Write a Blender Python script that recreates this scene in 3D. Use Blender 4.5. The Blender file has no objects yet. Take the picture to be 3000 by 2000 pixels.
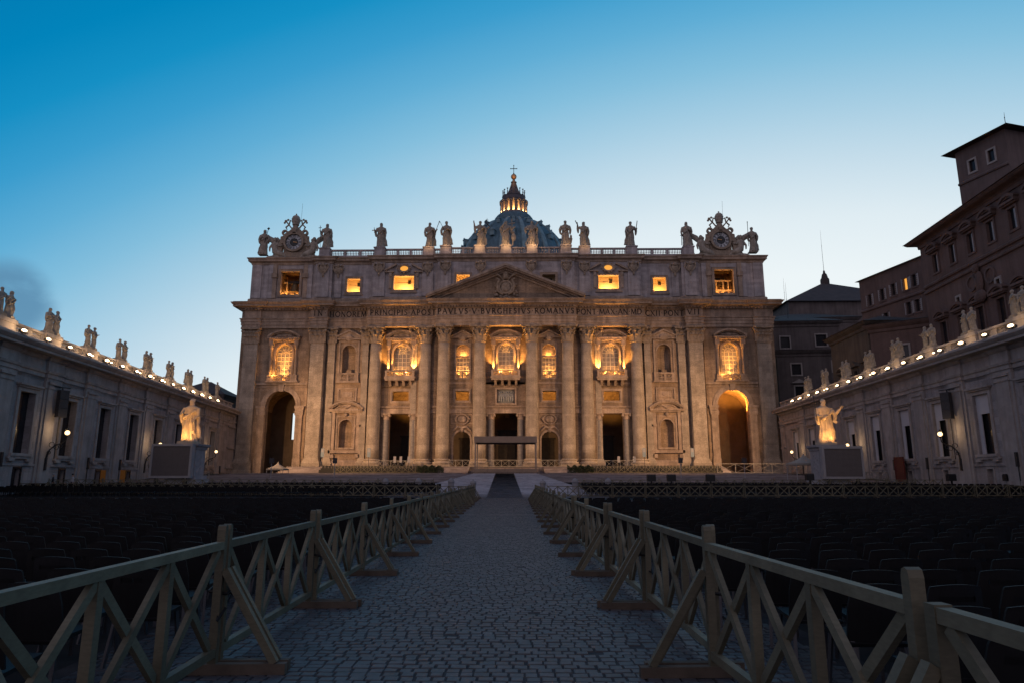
import bpy, bmesh, math, random
from math import sin, cos, pi, radians, sqrt, hypot, atan2
from mathutils import Vector, Matrix
random.seed(7)
S = bpy.context.scene
COL = S.collection

# ---------------------------------------------------------------- camera
cam_d = bpy.data.cameras.new("camera")
cam_d.sensor_fit = 'HORIZONTAL'; cam_d.sensor_width = 36.0; cam_d.lens = 24.0
cam_d.clip_start = 0.1; cam_d.clip_end = 3000.0
cam = bpy.data.objects.new("camera", cam_d); COL.objects.link(cam)
cam.location = (0, 0, 1.6)
cam.rotation_euler = (radians(90 + 11.4476), 0, radians(0.8768))
S.camera = cam
S.render.resolution_x = 1024; S.render.resolution_y = 682

# ---------------------------------------------------------------- view / sampling
S.view_settings.view_transform = 'Standard'; S.view_settings.look = 'None'
S.view_settings.exposure = 0.0; S.view_settings.gamma = 1.0; S.view_settings.use_curve_mapping = False
S.cycles.use_denoising = True
S.cycles.max_bounces = 6; S.cycles.diffuse_bounces = 3; S.cycles.glossy_bounces = 2
S.cycles.transmission_bounces = 2; S.cycles.sample_clamp_indirect = 4.0
S.cycles.caustics_reflective = False; S.cycles.caustics_refractive = False

# ---------------------------------------------------------------- world: dusk sky by direction
W = bpy.data.worlds.new("World"); S.world = W; W.use_nodes = True
nt = W.node_tree; nt.nodes.clear()
def wn(t, **k):
    n = nt.nodes.new(t)
    for a, b in k.items(): setattr(n, a, b)
    return n
def wmath(op, a, b=None):
    n = wn('ShaderNodeMath', operation=op)
    for i, v in enumerate((a, b)):
        if v is None: continue
        if isinstance(v, (int, float)): n.inputs[i].default_value = v
        else: nt.links.new(v, n.inputs[i])
    return n.outputs[0]
def wdot(src, v):
    n = wn('ShaderNodeVectorMath', operation='DOT_PRODUCT')
    nt.links.new(src, n.inputs[0]); n.inputs[1].default_value = v
    return n.outputs['Value']
def wramp(fac, stops):
    r = wn('ShaderNodeValToRGB'); e = r.color_ramp.elements
    while len(e) < len(stops): e.new(0.5)
    for el, (p, c) in zip(e, stops):
        el.position = p; el.color = (c[0], c[1], c[2], 1)
    nt.links.new(fac, r.inputs[0]); return r.outputs[0]
def srgb(r, g, b):
    f = lambda c: (c / 255 / 12.92) if c <= 10 else ((c / 255 + .055) / 1.055) ** 2.4
    return (f(r), f(g), f(b))
def adir(az, el):
    a, e = radians(az), radians(el)
    return (sin(a) * cos(e), cos(a) * cos(e), sin(e))
tc = wn('ShaderNodeTexCoord'); D = tc.outputs['Generated']
SUNSET_AZ = 17.0
cdot = wdot(D, adir(SUNSET_AZ, -10))
dz = wdot(D, (0, 0, 1))
dzp = wmath('MAXIMUM', dz, 0.0)
q = wmath('ADD', wmath('SUBTRACT', 1.0, cdot), wmath('MULTIPLY', dzp, 0.70))
q = wmath('MULTIPLY', q, 0.5)
SKY_STOPS = [
    (0.145, srgb(237, 245, 247)), (0.19, srgb(223, 236, 242)), (0.23, srgb(198, 221, 234)), (0.27, srgb(168, 206, 227)),
    (0.311, srgb(132, 190, 220)), (0.351, srgb(96, 173, 213)), (0.392, srgb(58, 156, 205)), (0.432, srgb(20, 143, 196)), (0.472, srgb(0, 131, 186)),
    (0.53, (0.0, 0.19, 0.44)), (0.60, (0.045, 0.17, 0.35)), (0.70, (0.10, 0.15, 0.25)), (0.94, (0.085, 0.105, 0.18))]
sky = wramp(q, SKY_STOPS)
# the dull mauve afterglow of the eastern half of the sky, behind the camera
bk = wn('ShaderNodeMapRange'); bk.interpolation_type = 'SMOOTHSTEP'
nt.links.new(wdot(D, adir(SUNSET_AZ + 180, 0)), bk.inputs[0]); bk.inputs[1].default_value = 0.0; bk.inputs[2].default_value = 0.75
bmx = wn('ShaderNodeMix', data_type='RGBA'); nt.links.new(bk.outputs[0], bmx.inputs['Factor']); nt.links.new(sky, bmx.inputs['A'])
bmx.inputs['B'].default_value = (.43, .375, .44, 1); sky = bmx.outputs['Result']
# a low bank of blue cloud on the left, above the wing
nz = wn('ShaderNodeTexNoise'); nz.inputs['Scale'].default_value = 9.0; nz.inputs['Detail'].default_value = 5.0
mp = wn('ShaderNodeMapping'); mp.inputs['Scale'].default_value = (1, 1, 1.6); nt.links.new(D, mp.inputs[0]); nt.links.new(mp.outputs[0], nz.inputs['Vector'])
cm = wdot(D, adir(-38.2, 11.9))
cmask = wn('ShaderNodeMapRange'); cmask.interpolation_type = 'SMOOTHSTEP'
nt.links.new(cm, cmask.inputs[0]); cmask.inputs[1].default_value = cos(radians(3.3)); cmask.inputs[2].default_value = cos(radians(1.5))
cn = wn('ShaderNodeMapRange'); cn.interpolation_type = 'SMOOTHSTEP'
nt.links.new(nz.outputs[0], cn.inputs[0]); cn.inputs[1].default_value = 0.40; cn.inputs[2].default_value = 0.62
cf = wmath('MULTIPLY', wmath('MULTIPLY', cmask.outputs[0], cn.outputs[0]), 0.9)
mx = wn('ShaderNodeMix', data_type='RGBA')
nt.links.new(cf, mx.inputs['Factor']); nt.links.new(sky, mx.inputs['A']); mx.inputs['B'].default_value = srgb(92, 140, 174) + (1,)
# real twilight scattering added faintly
nish = wn('ShaderNodeTexSky', sky_type='NISHITA'); nish.sun_disc = False
nish.sun_elevation = radians(-2.0); nish.sun_rotation = radians(SUNSET_AZ); nish.air_density = 1.0; nish.ozone_density = 3.0
addc = wn('ShaderNodeMix', data_type='RGBA', blend_type='ADD'); addc.inputs['Factor'].default_value = 0.02
nt.links.new(mx.outputs['Result'], addc.inputs['A']); nt.links.new(nish.outputs[0], addc.inputs['B'])
bg = wn('ShaderNodeBackground'); bg.inputs['Strength'].default_value = 1.0
nt.links.new(addc.outputs['Result'], bg.inputs['Color'])
wo = wn('ShaderNodeOutputWorld'); nt.links.new(bg.outputs[0], wo.inputs['Surface'])

WARM = (1.0, 0.50, 0.17)
AMBER = (1.0, 0.43, 0.085)
WHITEWARM = (1.0, 0.78, 0.50)
def light(name, kind, loc, power, color=WARM, radius=0.15, target=None, angle=60, blend=0.5):
    d = bpy.data.lights.new(name, kind); d.energy = power; d.color = color
    d.shadow_soft_size = radius
    o = bpy.data.objects.new(name, d); COL.objects.link(o); o.location = loc
    if kind == 'SPOT':
        d.spot_size = radians(angle); d.spot_blend = blend
        o.rotation_euler = (Vector(target) - Vector(loc)).to_track_quat('-Z', 'Y').to_euler()
    return o
# floodlights on the two wing roofs aimed at the facade
FX, FY = -3.5, 142.0
FC = (1, .55, .25)
for x, tx in ((-55.2, -28), (49.8, 21)):
    light("facade_flood_lamp", 'SPOT', (x, 112, 17.4), 54000, FC, .25, (tx, 143, 8), 96, .9)
for x, tx in ((-51.6, -12), (48.4, 5)):
    light("facade_flood_lamp", 'SPOT', (x, 84, 17.6), 68000, FC, .25, (tx, 143, 11), 46, 1.0)

# ---------------------------------------------------------------- materials
def mat(name, col, rough=.8, var=.0, scale=1.0, streak=0.0, blocks=None, bump=0.0, metal=0.0, spec=.3, col2=None, mortar=.55, fine=0.0, distort=0.0, msize=.012, rnd=0.0):
    m = bpy.data.materials.new(name); m.use_nodes = True
    t = m.node_tree; b = t.nodes['Principled BSDF']
    b.inputs['Roughness'].default_value = rough; b.inputs['Metallic'].default_value = metal
    b.inputs['Specular IOR Level'].default_value = spec
    c = (col[0], col[1], col[2], 1)
    N = t.nodes.new; L = t.links.new
    if not (var or blocks or streak):
        b.inputs['Base Color'].default_value = c; return m
    tc = N('ShaderNodeTexCoord'); src = tc.outputs['Object']
    def mixc(f, a, bb, mode='MIX', fac=None):
        x = N('ShaderNodeMix'); x.data_type = 'RGBA'; x.blend_type = mode
        if f is not None: L(f, x.inputs['Factor'])
        else: x.inputs['Factor'].default_value = fac
        for s, v in (('A', a), ('B', bb)):
            if isinstance(v, tuple): x.inputs[s].default_value = v
            else: L(v, x.inputs[s])
        return x.outputs['Result']
    n1 = N('ShaderNodeTexNoise'); n1.inputs['Scale'].default_value = scale; n1.inputs['Detail'].default_value = 6; n1.inputs['Roughness'].default_value = .62
    L(src, n1.inputs['Vector'])
    r1 = N('ShaderNodeMapRange'); L(n1.outputs[0], r1.inputs[0]); r1.inputs[1].default_value = .3; r1.inputs[2].default_value = .7
    lo = col2 if col2 else tuple(v * (1 - var) for v in col); 
    cur = mixc(r1.outputs[0], (lo[0], lo[1], lo[2], 1), tuple(min(1, v * (1 + var * .5)) for v in col) + (1,))
    hgt = n1.outputs[0]
    if streak:
        mpn = N('ShaderNodeMapping'); mpn.inputs['Scale'].default_value = (1.3, 1.3, .09); L(src, mpn.inputs[0])
        n2 = N('ShaderNodeTexNoise'); n2.inputs['Scale'].default_value = 1.0; n2.inputs['Detail'].default_value = 5; L(mpn.outputs[0], n2.inputs['Vector'])
        r2 = N('ShaderNodeMapRange'); L(n2.outputs[0], r2.inputs[0]); r2.inputs[1].default_value = .42; r2.inputs[2].default_value = .68; r2.inputs[4].default_value = streak
        cur = mixc(r2.outputs[0], cur, (c[0] * .35, c[1] * .34, c[2] * .34, 1))
    if fine:
        mpf = N('ShaderNodeMapping'); mpf.inputs['Scale'].default_value = (1, 1, 4.0); L(src, mpf.inputs[0])
        n3 = N('ShaderNodeTexNoise'); n3.inputs['Scale'].default_value = scale * 9; n3.inputs['Detail'].default_value = 4; L(mpf.outputs[0], n3.inputs['Vector'])
        r3 = N('ShaderNodeMapRange'); L(n3.outputs[0], r3.inputs[0]); r3.inputs[1].default_value = .35; r3.inputs[2].default_value = .65; r3.inputs[3].default_value = 1 - fine; r3.inputs[4].default_value = 1 + fine * .4
        vm = N('ShaderNodeVectorMath'); vm.operation = 'SCALE'; L(cur, vm.inputs[0]); L(r3.outputs[0], vm.inputs['Scale']); cur = vm.outputs[0]
    if blocks:
        w, h, plane = blocks
        v = src
        sx = N('ShaderNodeSeparateXYZ'); L(v, sx.inputs[0]); cx = N('ShaderNodeCombineXYZ')
        if plane == 'xz':
            ad = N('ShaderNodeMath'); ad.operation = 'ADD'; L(sx.outputs[0], ad.inputs[0]); L(sx.outputs[1], ad.inputs[1])
            L(ad.outputs[0], cx.inputs[0]); L(sx.outputs[2], cx.inputs[1])
        else:
            L(sx.outputs[0], cx.inputs[0]); L(sx.outputs[1], cx.inputs[1])
        vec = cx.outputs[0]
        if distort:
            nd = N('ShaderNodeTexNoise'); nd.inputs['Scale'].default_value = 5.0; nd.inputs['Detail'].default_value = 2; L(vec, nd.inputs['Vector'])
            vs = N('ShaderNodeVectorMath'); vs.operation = 'SUBTRACT'; L(nd.outputs[1], vs.inputs[0]); vs.inputs[1].default_value = (.5, .5, .5)
            v2 = N('ShaderNodeVectorMath'); v2.operation = 'SCALE'; L(vs.outputs[0], v2.inputs[0]); v2.inputs['Scale'].default_value = distort
            v3 = N('ShaderNodeVectorMath'); v3.operation = 'ADD'; L(vec, v3.inputs[0]); L(v2.outputs[0], v3.inputs[1]); vec = v3.outputs[0]
        br = N('ShaderNodeTexBrick'); L(vec, br.inputs['Vector']); br.inputs['Scale'].default_value = 1.0
        br.inputs['Brick Width'].default_value = w; br.inputs['Row Height'].default_value = h
        br.inputs['Mortar Size'].default_value = msize; br.inputs['Mortar Smooth'].default_value = .25
        br.inputs['Color1'].default_value = (.8, .8, .8, 1); br.inputs['Color2'].default_value = (1.08, 1.08, 1.08, 1); br.inputs['Mortar'].default_value = (mortar, mortar, mortar, 1)
        cur = mixc(None, cur, br.outputs['Color'], 'MULTIPLY', 1.0)
        iv = N('ShaderNodeMath'); iv.operation = 'MULTIPLY_ADD'; L(br.outputs['Fac'], iv.inputs[0]); iv.inputs[1].default_value = -2.0; L(n1.outputs[0], iv.inputs[2]); hgt = iv.outputs[0]
    if rnd:
        oi = N('ShaderNodeObjectInfo'); r4 = N('ShaderNodeMapRange'); L(oi.outputs['Random'], r4.inputs[0]); r4.inputs[3].default_value = 1-rnd; r4.inputs[4].default_value = 1+rnd*.6
        v4 = N('ShaderNodeVectorMath'); v4.operation = 'SCALE'; L(cur, v4.inputs[0]); L(r4.outputs[0], v4.inputs['Scale']); cur = v4.outputs[0]
    L(cur, b.inputs['Base Color'])
    if bump:
        bp = N('ShaderNodeBump'); bp.inputs['Strength'].default_value = min(1, bump * 6); bp.inputs['Distance'].default_value = bump; L(hgt, bp.inputs['Height']); L(bp.outputs[0], b.inputs['Normal'])
    return m
def emit(name, col, strength):
    m = bpy.data.materials.new(name); m.use_nodes = True; t = m.node_tree; t.nodes.clear()
    e = t.nodes.new('ShaderNodeEmission'); e.inputs[0].default_value = (*col, 1); e.inputs[1].default_value = strength
    o = t.nodes.new('ShaderNodeOutputMaterial'); t.links.new(e.outputs[0], o.inputs[0]); return m
M = {}
M['stone'] = mat('travertine', (.365, .27, .195), .85, .4, .3, .55, (2.3, .72, 'xz'), .03, fine=.3, mortar=.66)
M['stone_col'] = mat('travertine_column', (.455, .385, .315), .85, .35, .6, .3, (4.2, 1.25, 'xz'), .03, fine=.38, mortar=.7)
M['trim'] = mat('travertine_trim', (.43, .335, .265), .85, .42, .6, .5, None, .03, fine=.3)
M['attic'] = mat('attic_travertine', (.47, .43, .435), .88, .3, .4, .45, (1.9, .6, 'xz'), .03, fine=.2, mortar=.78)
M['carved'] = mat('carved_stone', (.33, .265, .205), .85, .4, 2.0, .2, None, .04)
M['statue'] = mat('statue_stone', (.38, .335, .28), .85, .45, 2.2, .35, None, .03)
M['letters'] = mat('inscription_bronze', (.016, .010, .008), .6, .2, 3)
M['dial'] = mat('clock_dial', (.50, .53, .57), .6, .2, 3)
M['dial_dark'] = mat('clock_centre', (.05, .055, .06), .6, .5, 3)
M['lead'] = mat('dome_lead', (.10, .185, .235), .6, .45, .25, .5, None, .02, fine=.2)
M['lead_rib'] = mat('dome_rib_lead', (.21, .33, .375), .55, .4, .5, .4)
M['lantern'] = mat('lantern_stone', (.30, .25, .22), .85, .35, .8, .3)
M['spire'] = mat('spire_lead', (.13, .12, .135), .75, .4, .8, .3)
M['bed'] = mat('sand_joint', (.046, .046, .052), .9, .4, 4)
M['gilt'] = mat('gilded_copper', (.55, .33, .17), .45, .2, 1.5, metal=.6)
M['iron'] = mat('dark_iron', (.03, .03, .032), .55, .3, 4)
M['bronze'] = mat('bell_bronze', (.16, .12, .07), .45, .3, 3, metal=.5)
M['wing'] = mat('wing_travertine', (.37, .335, .33), .88, .22, .4, .4, (2.2, .8, 'xz'), .02, fine=.15, mortar=.86)
M['wing_trim'] = mat('wing_trim', (.36, .325, .31), .88, .25, .7, .35, None, .02)
M['glass_dark'] = mat('dark_window_glass', (.02, .02, .024), .25, .3, 2, spec=.4)
M['blind'] = mat('white_blind', (.50, .49, .52), .9, .08, .5)
M['curtain'] = mat('curtained_glass', (.30, .27, .25), .7, .4, 3.5, .5)
_b = M['curtain'].node_tree.nodes['Principled BSDF']; _b.inputs['Emission Color'].default_value = (1.0, .52, .22, 1); _b.inputs['Emission Strength'].default_value = .035  # faint warm glow added to the curtains, standing in for lamplight on them
M['muntin'] = mat('window_bars', (.66, .56, .42), .7, .1, 1)
M['room'] = mat('plaster_room', (.62, .50, .34), .9, .06, .8)
M['portico'] = mat('portico_stone', (.13, .10, .075), .9, .3, .5)  # stone with the interior shade put into its colour, for portico and arch passages
M['door'] = mat('bronze_door', (.035, .028, .024), .5, .4, 1.5)
M['granite'] = mat('grey_granite', (.23, .215, .21), .6, .35, 2.5, .2)
M['relief'] = mat('marble_relief', (.36, .37, .37), .7, .35, 1.6)
M['cobble'] = mat('basalt_cobbles', (.078, .083, .098), .55, .4, 3.5, 0, None, .003, fine=.2, spec=.4)
M['plaza'] = mat('plaza_paving', (.020, .019, .020), .85, .45, 3.0)
M['strip'] = mat('travertine_strip', (.26, .25, .26), .75, .3, 1.5)
M['ramp'] = mat('pale_ramp_stone', (.40, .41, .46), .8, .3, 1.1, 0, (2.4, .9, 'xy'), .01, mortar=.6)
M['ramp_dark'] = mat('dark_ramp_stone', (.21, .215, .245), .8, .3, 1.1, 0, (1.4, .9, 'xy'), .01, mortar=.7)
M['steps'] = mat('stair_stone', (.27, .235, .24), .85, .45, .5, 0, (3.0, .5, 'xy'), .01, mortar=.7)
M['nosing'] = mat('pale_stair_edge', (.30, .27, .27), .85, .3, 1)
M['wood'] = mat('painted_barrier_wood', (.16, .145, .098), .62, .3, 2.0, .45, None, .003, fine=.15, spec=.35, rnd=.28)
M['wood_foot'] = mat('barrier_foot_wood', (.115, .09, .07), .75, .35, 4.0, .2)
M['strap'] = mat('black_strap', (.012, .012, .013), .6)
M['chair'] = mat('dark_plastic', (.007, .007, .009), .65, .25, 5, spec=.3, rnd=.35)
M['chair_leg'] = mat('chair_leg_steel', (.09, .09, .10), .45, .2, 5, metal=.5)
M['white'] = mat('white_paint', (.30, .30, .32), .6, .12, 1.5)
M['screen'] = mat('grey_screen', (.115, .105, .108), .7, .1, 2)
M['canopy'] = mat('canopy_grey', (.15, .14, .155), .7, .15, 1)
M['cloth_white'] = mat('white_canvas', (.30, .28, .25), .85, .1, 1)
M['pedestal'] = mat('marble_pedestal', (.33, .33, .355), .75, .15, 1.2, .25)
M['marble'] = mat('marble_statue', (.52, .44, .34), .7, .30, 1.6, .3)
M['speaker'] = mat('speaker_grille', (.055, .052, .055), .7, .2, 4)
M['black'] = mat('black_plastic', (.015, .015, .016), .5)
M['sign_blue'] = mat('pale_blue_sign', (.20, .26, .31), .6, .1, 3)
M['hedge'] = mat('hedge_green', (.06, .085, .055), .9, .5, 6)
M['palace_red'] = mat('palace_red_plaster', (.165, .112, .10), .9, .28, .3, .4, None, .01, fine=.12)  # red plaster greyed, with some haze put into its colour
M['palace_red2'] = mat('palace_brown_plaster', (.155, .115, .108), .9, .25, .3, .35)
M['palace_ochre'] = mat('palace_ochre_plaster', (.12, .10, .082), .9, .28, .3, .45)
M['palace_grey'] = mat('palace_grey_plaster', (.14, .12, .118), .9, .28, .3, .45)
M['roof'] = mat('roof_tiles', (.075, .055, .05), .85, .3, 1.2, 0, (.6, .25, 'xy'), .02)
M['roof_lead'] = mat('slate_roof', (.075, .062, .06), .85, .3, .6)
M['shutter'] = mat('grey_shutters', (.36, .36, .38), .7, .2, 2)
M['yellow'] = mat('yellow_panel', (.38, .16, .03), .7, .2, 2)
M['reddoor'] = mat('red_door', (.12, .025, .02), .6, .2, 2)
M['skin'] = mat('skin', (.35, .22, .16), .6)
M['dark_cloth'] = mat('dark_clothes', (.02, .02, .025), .85, .2, 8)
M['light_cloth'] = mat('white_shirt', (.42, .44, .48), .85, .15, 8)
M['hair'] = mat('dark_hair', (.02, .015, .012), .7)
M['lens'] = emit('floodlight_lens', (1.0, .70, .40), 8.0)
M['globe'] = emit('lamp_globe', (1.0, .66, .32), 3.0)
M['litwin'] = emit('lit_window_pane', (1.0, .43, .075), 1.0)

# ---------------------------------------------------------------- mesh builder
class MB:
    def __init__(s): s.v = []; s.f = []; s.m = None
    def add(s, vs, fs):
        o = len(s.v)
        if s.m is not None: vs = [tuple(s.m @ Vector(p)) for p in vs]
        s.v.extend(vs); s.f.extend([tuple(o + i for i in f) for f in fs]); return s
    def box(s, x0, x1, y0, y1, z0, z1):
        return s.add([(x0,y0,z0),(x1,y0,z0),(x1,y1,z0),(x0,y1,z0),(x0,y0,z1),(x1,y0,z1),(x1,y1,z1),(x0,y1,z1)],
                     [(0,3,2,1),(4,5,6,7),(0,1,5,4),(1,2,6,5),(2,3,7,6),(3,0,4,7)])
    def prism(s, pts, y0, y1):                       # polygon in xz, extruded along y
        n = len(pts)
        return s.add([(x, y0, z) for x, z in pts] + [(x, y1, z) for x, z in pts],
                     [tuple(range(n)), tuple(range(2*n-1, n-1, -1))] + [(i, n+i, n+(i+1) % n, (i+1) % n) for i in range(n)])
    def prismx(s, pts, x0, x1):                      # polygon in yz, extruded along x
        n = len(pts)
        return s.add([(x0, y, z) for y, z in pts] + [(x1, y, z) for y, z in pts],
                     [tuple(range(n)), tuple(range(2*n-1, n-1, -1))] + [(i, n+i, n+(i+1) % n, (i+1) % n) for i in range(n)])
    def prismz(s, pts, z0, z1):
        n = len(pts)
        return s.add([(x, y, z0) for x, y in pts] + [(x, y, z1) for x, y in pts],
                     [tuple(range(n)), tuple(range(2*n-1, n-1, -1))] + [(i, (i+1) % n, n+(i+1) % n, n+i) for i in range(n)])
    def lathe(s, prof, cx=0, cy=0, n=24, a0=0, a1=2*pi, sx=1, sy=1):
        full = abs(a1-a0-2*pi) < 1e-6; k = n if full else n+1
        vs = []
        for r, z in prof:
            for i in range(k):
                a = a0+(a1-a0)*i/n; vs.append((cx+r*cos(a)*sx, cy+r*sin(a)*sy, z))
        fs = []
        for j in range(len(prof)-1):
            for i in range(n):
                i2 = (i+1) % k if full else i+1
                fs.append((j*k+i, j*k+i2, (j+1)*k+i2, (j+1)*k+i))
        if full: fs.append(tuple(range(k-1, -1, -1))); fs.append(tuple(range((len(prof)-1)*k, len(prof)*k)))
        return s.add(vs, fs)
    def ball(s, c, r, n=10, m=7):
        if not isinstance(r, tuple): r = (r, r, r)
        vs = [(c[0], c[1], c[2]-r[2])]; fs = []
        for j in range(1, m):
            t = -pi/2+pi*j/m
            for i in range(n):
                a = 2*pi*i/n; vs.append((c[0]+r[0]*cos(t)*cos(a), c[1]+r[1]*cos(t)*sin(a), c[2]+r[2]*sin(t)))
        vs.append((c[0], c[1], c[2]+r[2])); e = len(vs)-1
        for i in range(n):
            fs.append((0, 1+(i+1) % n, 1+i)); fs.append((e, 1+(m-2)*n+i, 1+(m-2)*n+(i+1) % n))
            for j in range(m-2): fs.append((1+j*n+i, 1+j*n+(i+1) % n, 1+(j+1)*n+(i+1) % n, 1+(j+1)*n+i))
        return s.add(vs, fs)
    def tube(s, pts, rad, n=8):
        P = [Vector(p) for p in pts]; R = rad if isinstance(rad, (list, tuple)) else [rad]*len(P)
        vs = []; fs = []; prev = None
        for i, p in enumerate(P):
            t = (P[min(i+1, len(P)-1)]-P[max(i-1, 0)]).normalized()
            if prev is None:
                u = t.cross(Vector((0, 0, 1)) if abs(t.z) < .9 else Vector((1, 0, 0))).normalized()
            else: u = (prev-t*prev.dot(t)).normalized()
            prev = u; w = t.cross(u)
            for k in range(n):
                a = 2*pi*k/n; vs.append(tuple(p+(u*cos(a)+w*sin(a))*R[i]))
        for i in range(len(P)-1):
            for k in range(n): fs.append((i*n+k, i*n+(k+1) % n, (i+1)*n+(k+1) % n, (i+1)*n+k))
        fs.append(tuple(range(n-1, -1, -1))); fs.append(tuple(range((len(P)-1)*n, len(P)*n)))
        return s.add(vs, fs)
    def bar(s, a, b, w, h, upv=(0, 0, 1)):           # rectangular bar from a to b
        a, b = Vector(a), Vector(b); t = (b-a).normalized(); u = Vector(upv); sd = t.cross(u)
        if sd.length < 1e-4: sd = Vector((1, 0, 0))
        sd.normalize(); u = sd.cross(t).normalized(); vs = []
        for p in (a, b):
            for i, j in ((-1,-1),(1,-1),(1,1),(-1,1)): vs.append(tuple(p+sd*(i*w/2)+u*(j*h/2)))
        return s.add(vs, [(3,2,1,0),(4,5,6,7),(0,1,5,4),(1,2,6,5),(2,3,7,6),(3,0,4,7)])
    def mould(s, path, prof):                        # sweep (offset,z) profile along plan path; offset to the right-hand (-y when going +x)
        n = len(path); k = len(prof); vs = []; nrm = []
        for i in range(n-1):
            dx, dy = path[i+1][0]-path[i][0], path[i+1][1]-path[i][1]; l = hypot(dx, dy); nrm.append((dy/l, -dx/l))
        for i in range(n):
            a = nrm[max(i-1, 0)]; b = nrm[min(i, n-2)]
            d = 1+a[0]*b[0]+a[1]*b[1]; mxx, myy = ((a[0]+b[0])/d, (a[1]+b[1])/d) if d > .05 else a
            for o, z in prof: vs.append((path[i][0]+mxx*o, path[i][1]+myy*o, z))
        fs = [(i*k+j, (i+1)*k+j, (i+1)*k+j+1, i*k+j+1) for i in range(n-1) for j in range(k-1)]
        fs.append(tuple(range(k))); fs.append(tuple(range((n-1)*k+k-1, (n-1)*k-1, -1)))
        return s.add(vs, fs)
    def wall(s, x0, x1, z0, z1, y, ops, depth=.8, seg=14):
        """front face in the plane y with openings (xa,xb,za,zb,arched) and reveals going back by depth"""
        xs = sorted({x0, x1, *[o[0] for o in ops], *[o[1] for o in ops]}); zs = sorted({z0, z1, *[o[2] for o in ops], *[o[3] for o in ops]})
        xs = [x for x in xs if x0 <= x <= x1]; zs = [z for z in zs if z0 <= z <= z1]
        for i in range(len(xs)-1):
            for j in range(len(zs)-1):
                mx_, mz = (xs[i]+xs[i+1])/2, (zs[j]+zs[j+1])/2
                if any(o[0] < mx_ < o[1] and o[2] < mz < o[3] for o in ops): continue
                s.add([(xs[i], y, zs[j]), (xs[i+1], y, zs[j]), (xs[i+1], y, zs[j+1]), (xs[i], y, zs[j+1])], [(0, 1, 2, 3)])
        for a, b, c, d, arch in ops:
            if arch:
                r = (b-a)/2; cx = (a+b)/2; cz = d-r
                arc = [(cx-r*cos(pi*i/seg), cz+r*sin(pi*i/seg)) for i in range(seg+1)]
                for i in range(seg):
                    q = a if arc[i+1][0] <= cx+1e-6 else b
                    s.add([(arc[i][0], y, arc[i][1]), (arc[i+1][0], y, arc[i+1][1]), (q, y, d)], [(0, 1, 2)])
                loop = [(a, c)]+arc+[(b, c)]
            else: loop = [(a, c), (a, d), (b, d), (b, c)]
            if depth:
                for i in range(len(loop)-1):
                    p, q_ = loop[i], loop[i+1]
                    s.add([(p[0], y, p[1]), (q_[0], y, q_[1]), (q_[0], y+depth, q_[1]), (p[0], y+depth, p[1])], [(0, 1, 2, 3)])
                s.add([(a, y, c), (b, y, c), (b, y+depth, c), (a, y+depth, c)], [(0, 1, 2, 3)])
        return s
    def ring(s, cx, cz, r0, r1, y0, y1, a0=0, a1=pi, n=16, sx=1.0):   # arch band in xz, r0<r1, extruded y0..y1
        vs = []; fs = []
        for i in range(n+1):
            a = a0+(a1-a0)*i/n
            for r in (r0, r1):
                for y in (y0, y1): vs.append((cx+r*cos(a)*sx, y, cz+r*sin(a)))
        for i in range(n):
            b, c = i*4, i*4+4
            fs += [(b, c, c+2, b+2), (b+1, b+3, c+3, c+1), (b, b+1, c+1, c), (b+2, c+2, c+3, b+3)]
        if abs(a1-a0-2*pi) > 1e-6: fs += [(0, 2, 3, 1), (n*4, n*4+1, n*4+3, n*4+2)]
        return s.add(vs, fs)
    def mesh(s, name, m, smooth=False):
        me = bpy.data.meshes.new(name); me.from_pydata(s.v, [], s.f); me.materials.append(M[m] if isinstance(m, str) else m)
        if smooth: me.polygons.foreach_set('use_smooth', [True]*len(me.polygons))
        me.update(); return me
    def build(s, name, m, parent=None, smooth=False, loc=None, label=None):
        return obj(name, s.mesh(name, m, smooth), parent, loc, label)
def obj(name, me, parent=None, loc=None, label=None):
    o = bpy.data.objects.new(name, me); COL.objects.link(o)
    if parent: o.parent = parent
    if loc: o.location = loc
    if label: o['label'] = label
    return o
def tag(o, label, cat, group=None):
    o['label'] = label; o['category'] = cat
    if group: o['group'] = group
    return o
def thing(name, label, cat, loc=(0, 0, 0), rz=0, group=None):
    o = bpy.data.objects.new(name, None); COL.objects.link(o); o.location = loc; o.rotation_euler = (0, 0, rz); o.empty_display_size = .2
    return tag(o, label, cat, group)
def struct(name, mb, m):
    o = mb.build(name, m); o['kind'] = 'structure'; return o
KIDS = {}
def kids(o):
    return [c for c in bpy.data.objects if c.parent == o]
def dup(root, loc, rz=0, label=None, group=None, scale=None):
    r = root.copy(); COL.objects.link(r); r.location = loc; r.rotation_euler = (0, 0, rz)
    if scale: r.scale = (scale,)*3
    if label: r['label'] = label
    if group: r['group'] = group
    if root.name not in KIDS: KIDS[root.name] = [(c, kids(c)) for c in kids(root)]
    for c, gs in KIDS[root.name]:
        c2 = c.copy(); COL.objects.link(c2); c2.parent = r
        for g in gs: g2 = g.copy(); COL.objects.link(g2); g2.parent = c2
    return r
ORD = ['zeroth','first','second','third','fourth','fifth','sixth','seventh','eighth','ninth','tenth','eleventh','twelfth','thirteenth','fourteenth','fifteenth','sixteenth','seventeenth','eighteenth','nineteenth','twentieth']
def ordn(i):
    if i <= 20: return ORD[i]
    t = {2:'twenty',3:'thirty',4:'forty',5:'fifty',6:'sixty'}[i//10]
    return t[:-1]+'ieth' if i % 10 == 0 else t+'-'+ORD[i % 10]
def gz(y):                                            # ground height: flat, then rising towards the church
    return 0.0 if y < 64 else min(2.7, 2.7*(y-64)/51)
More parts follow.
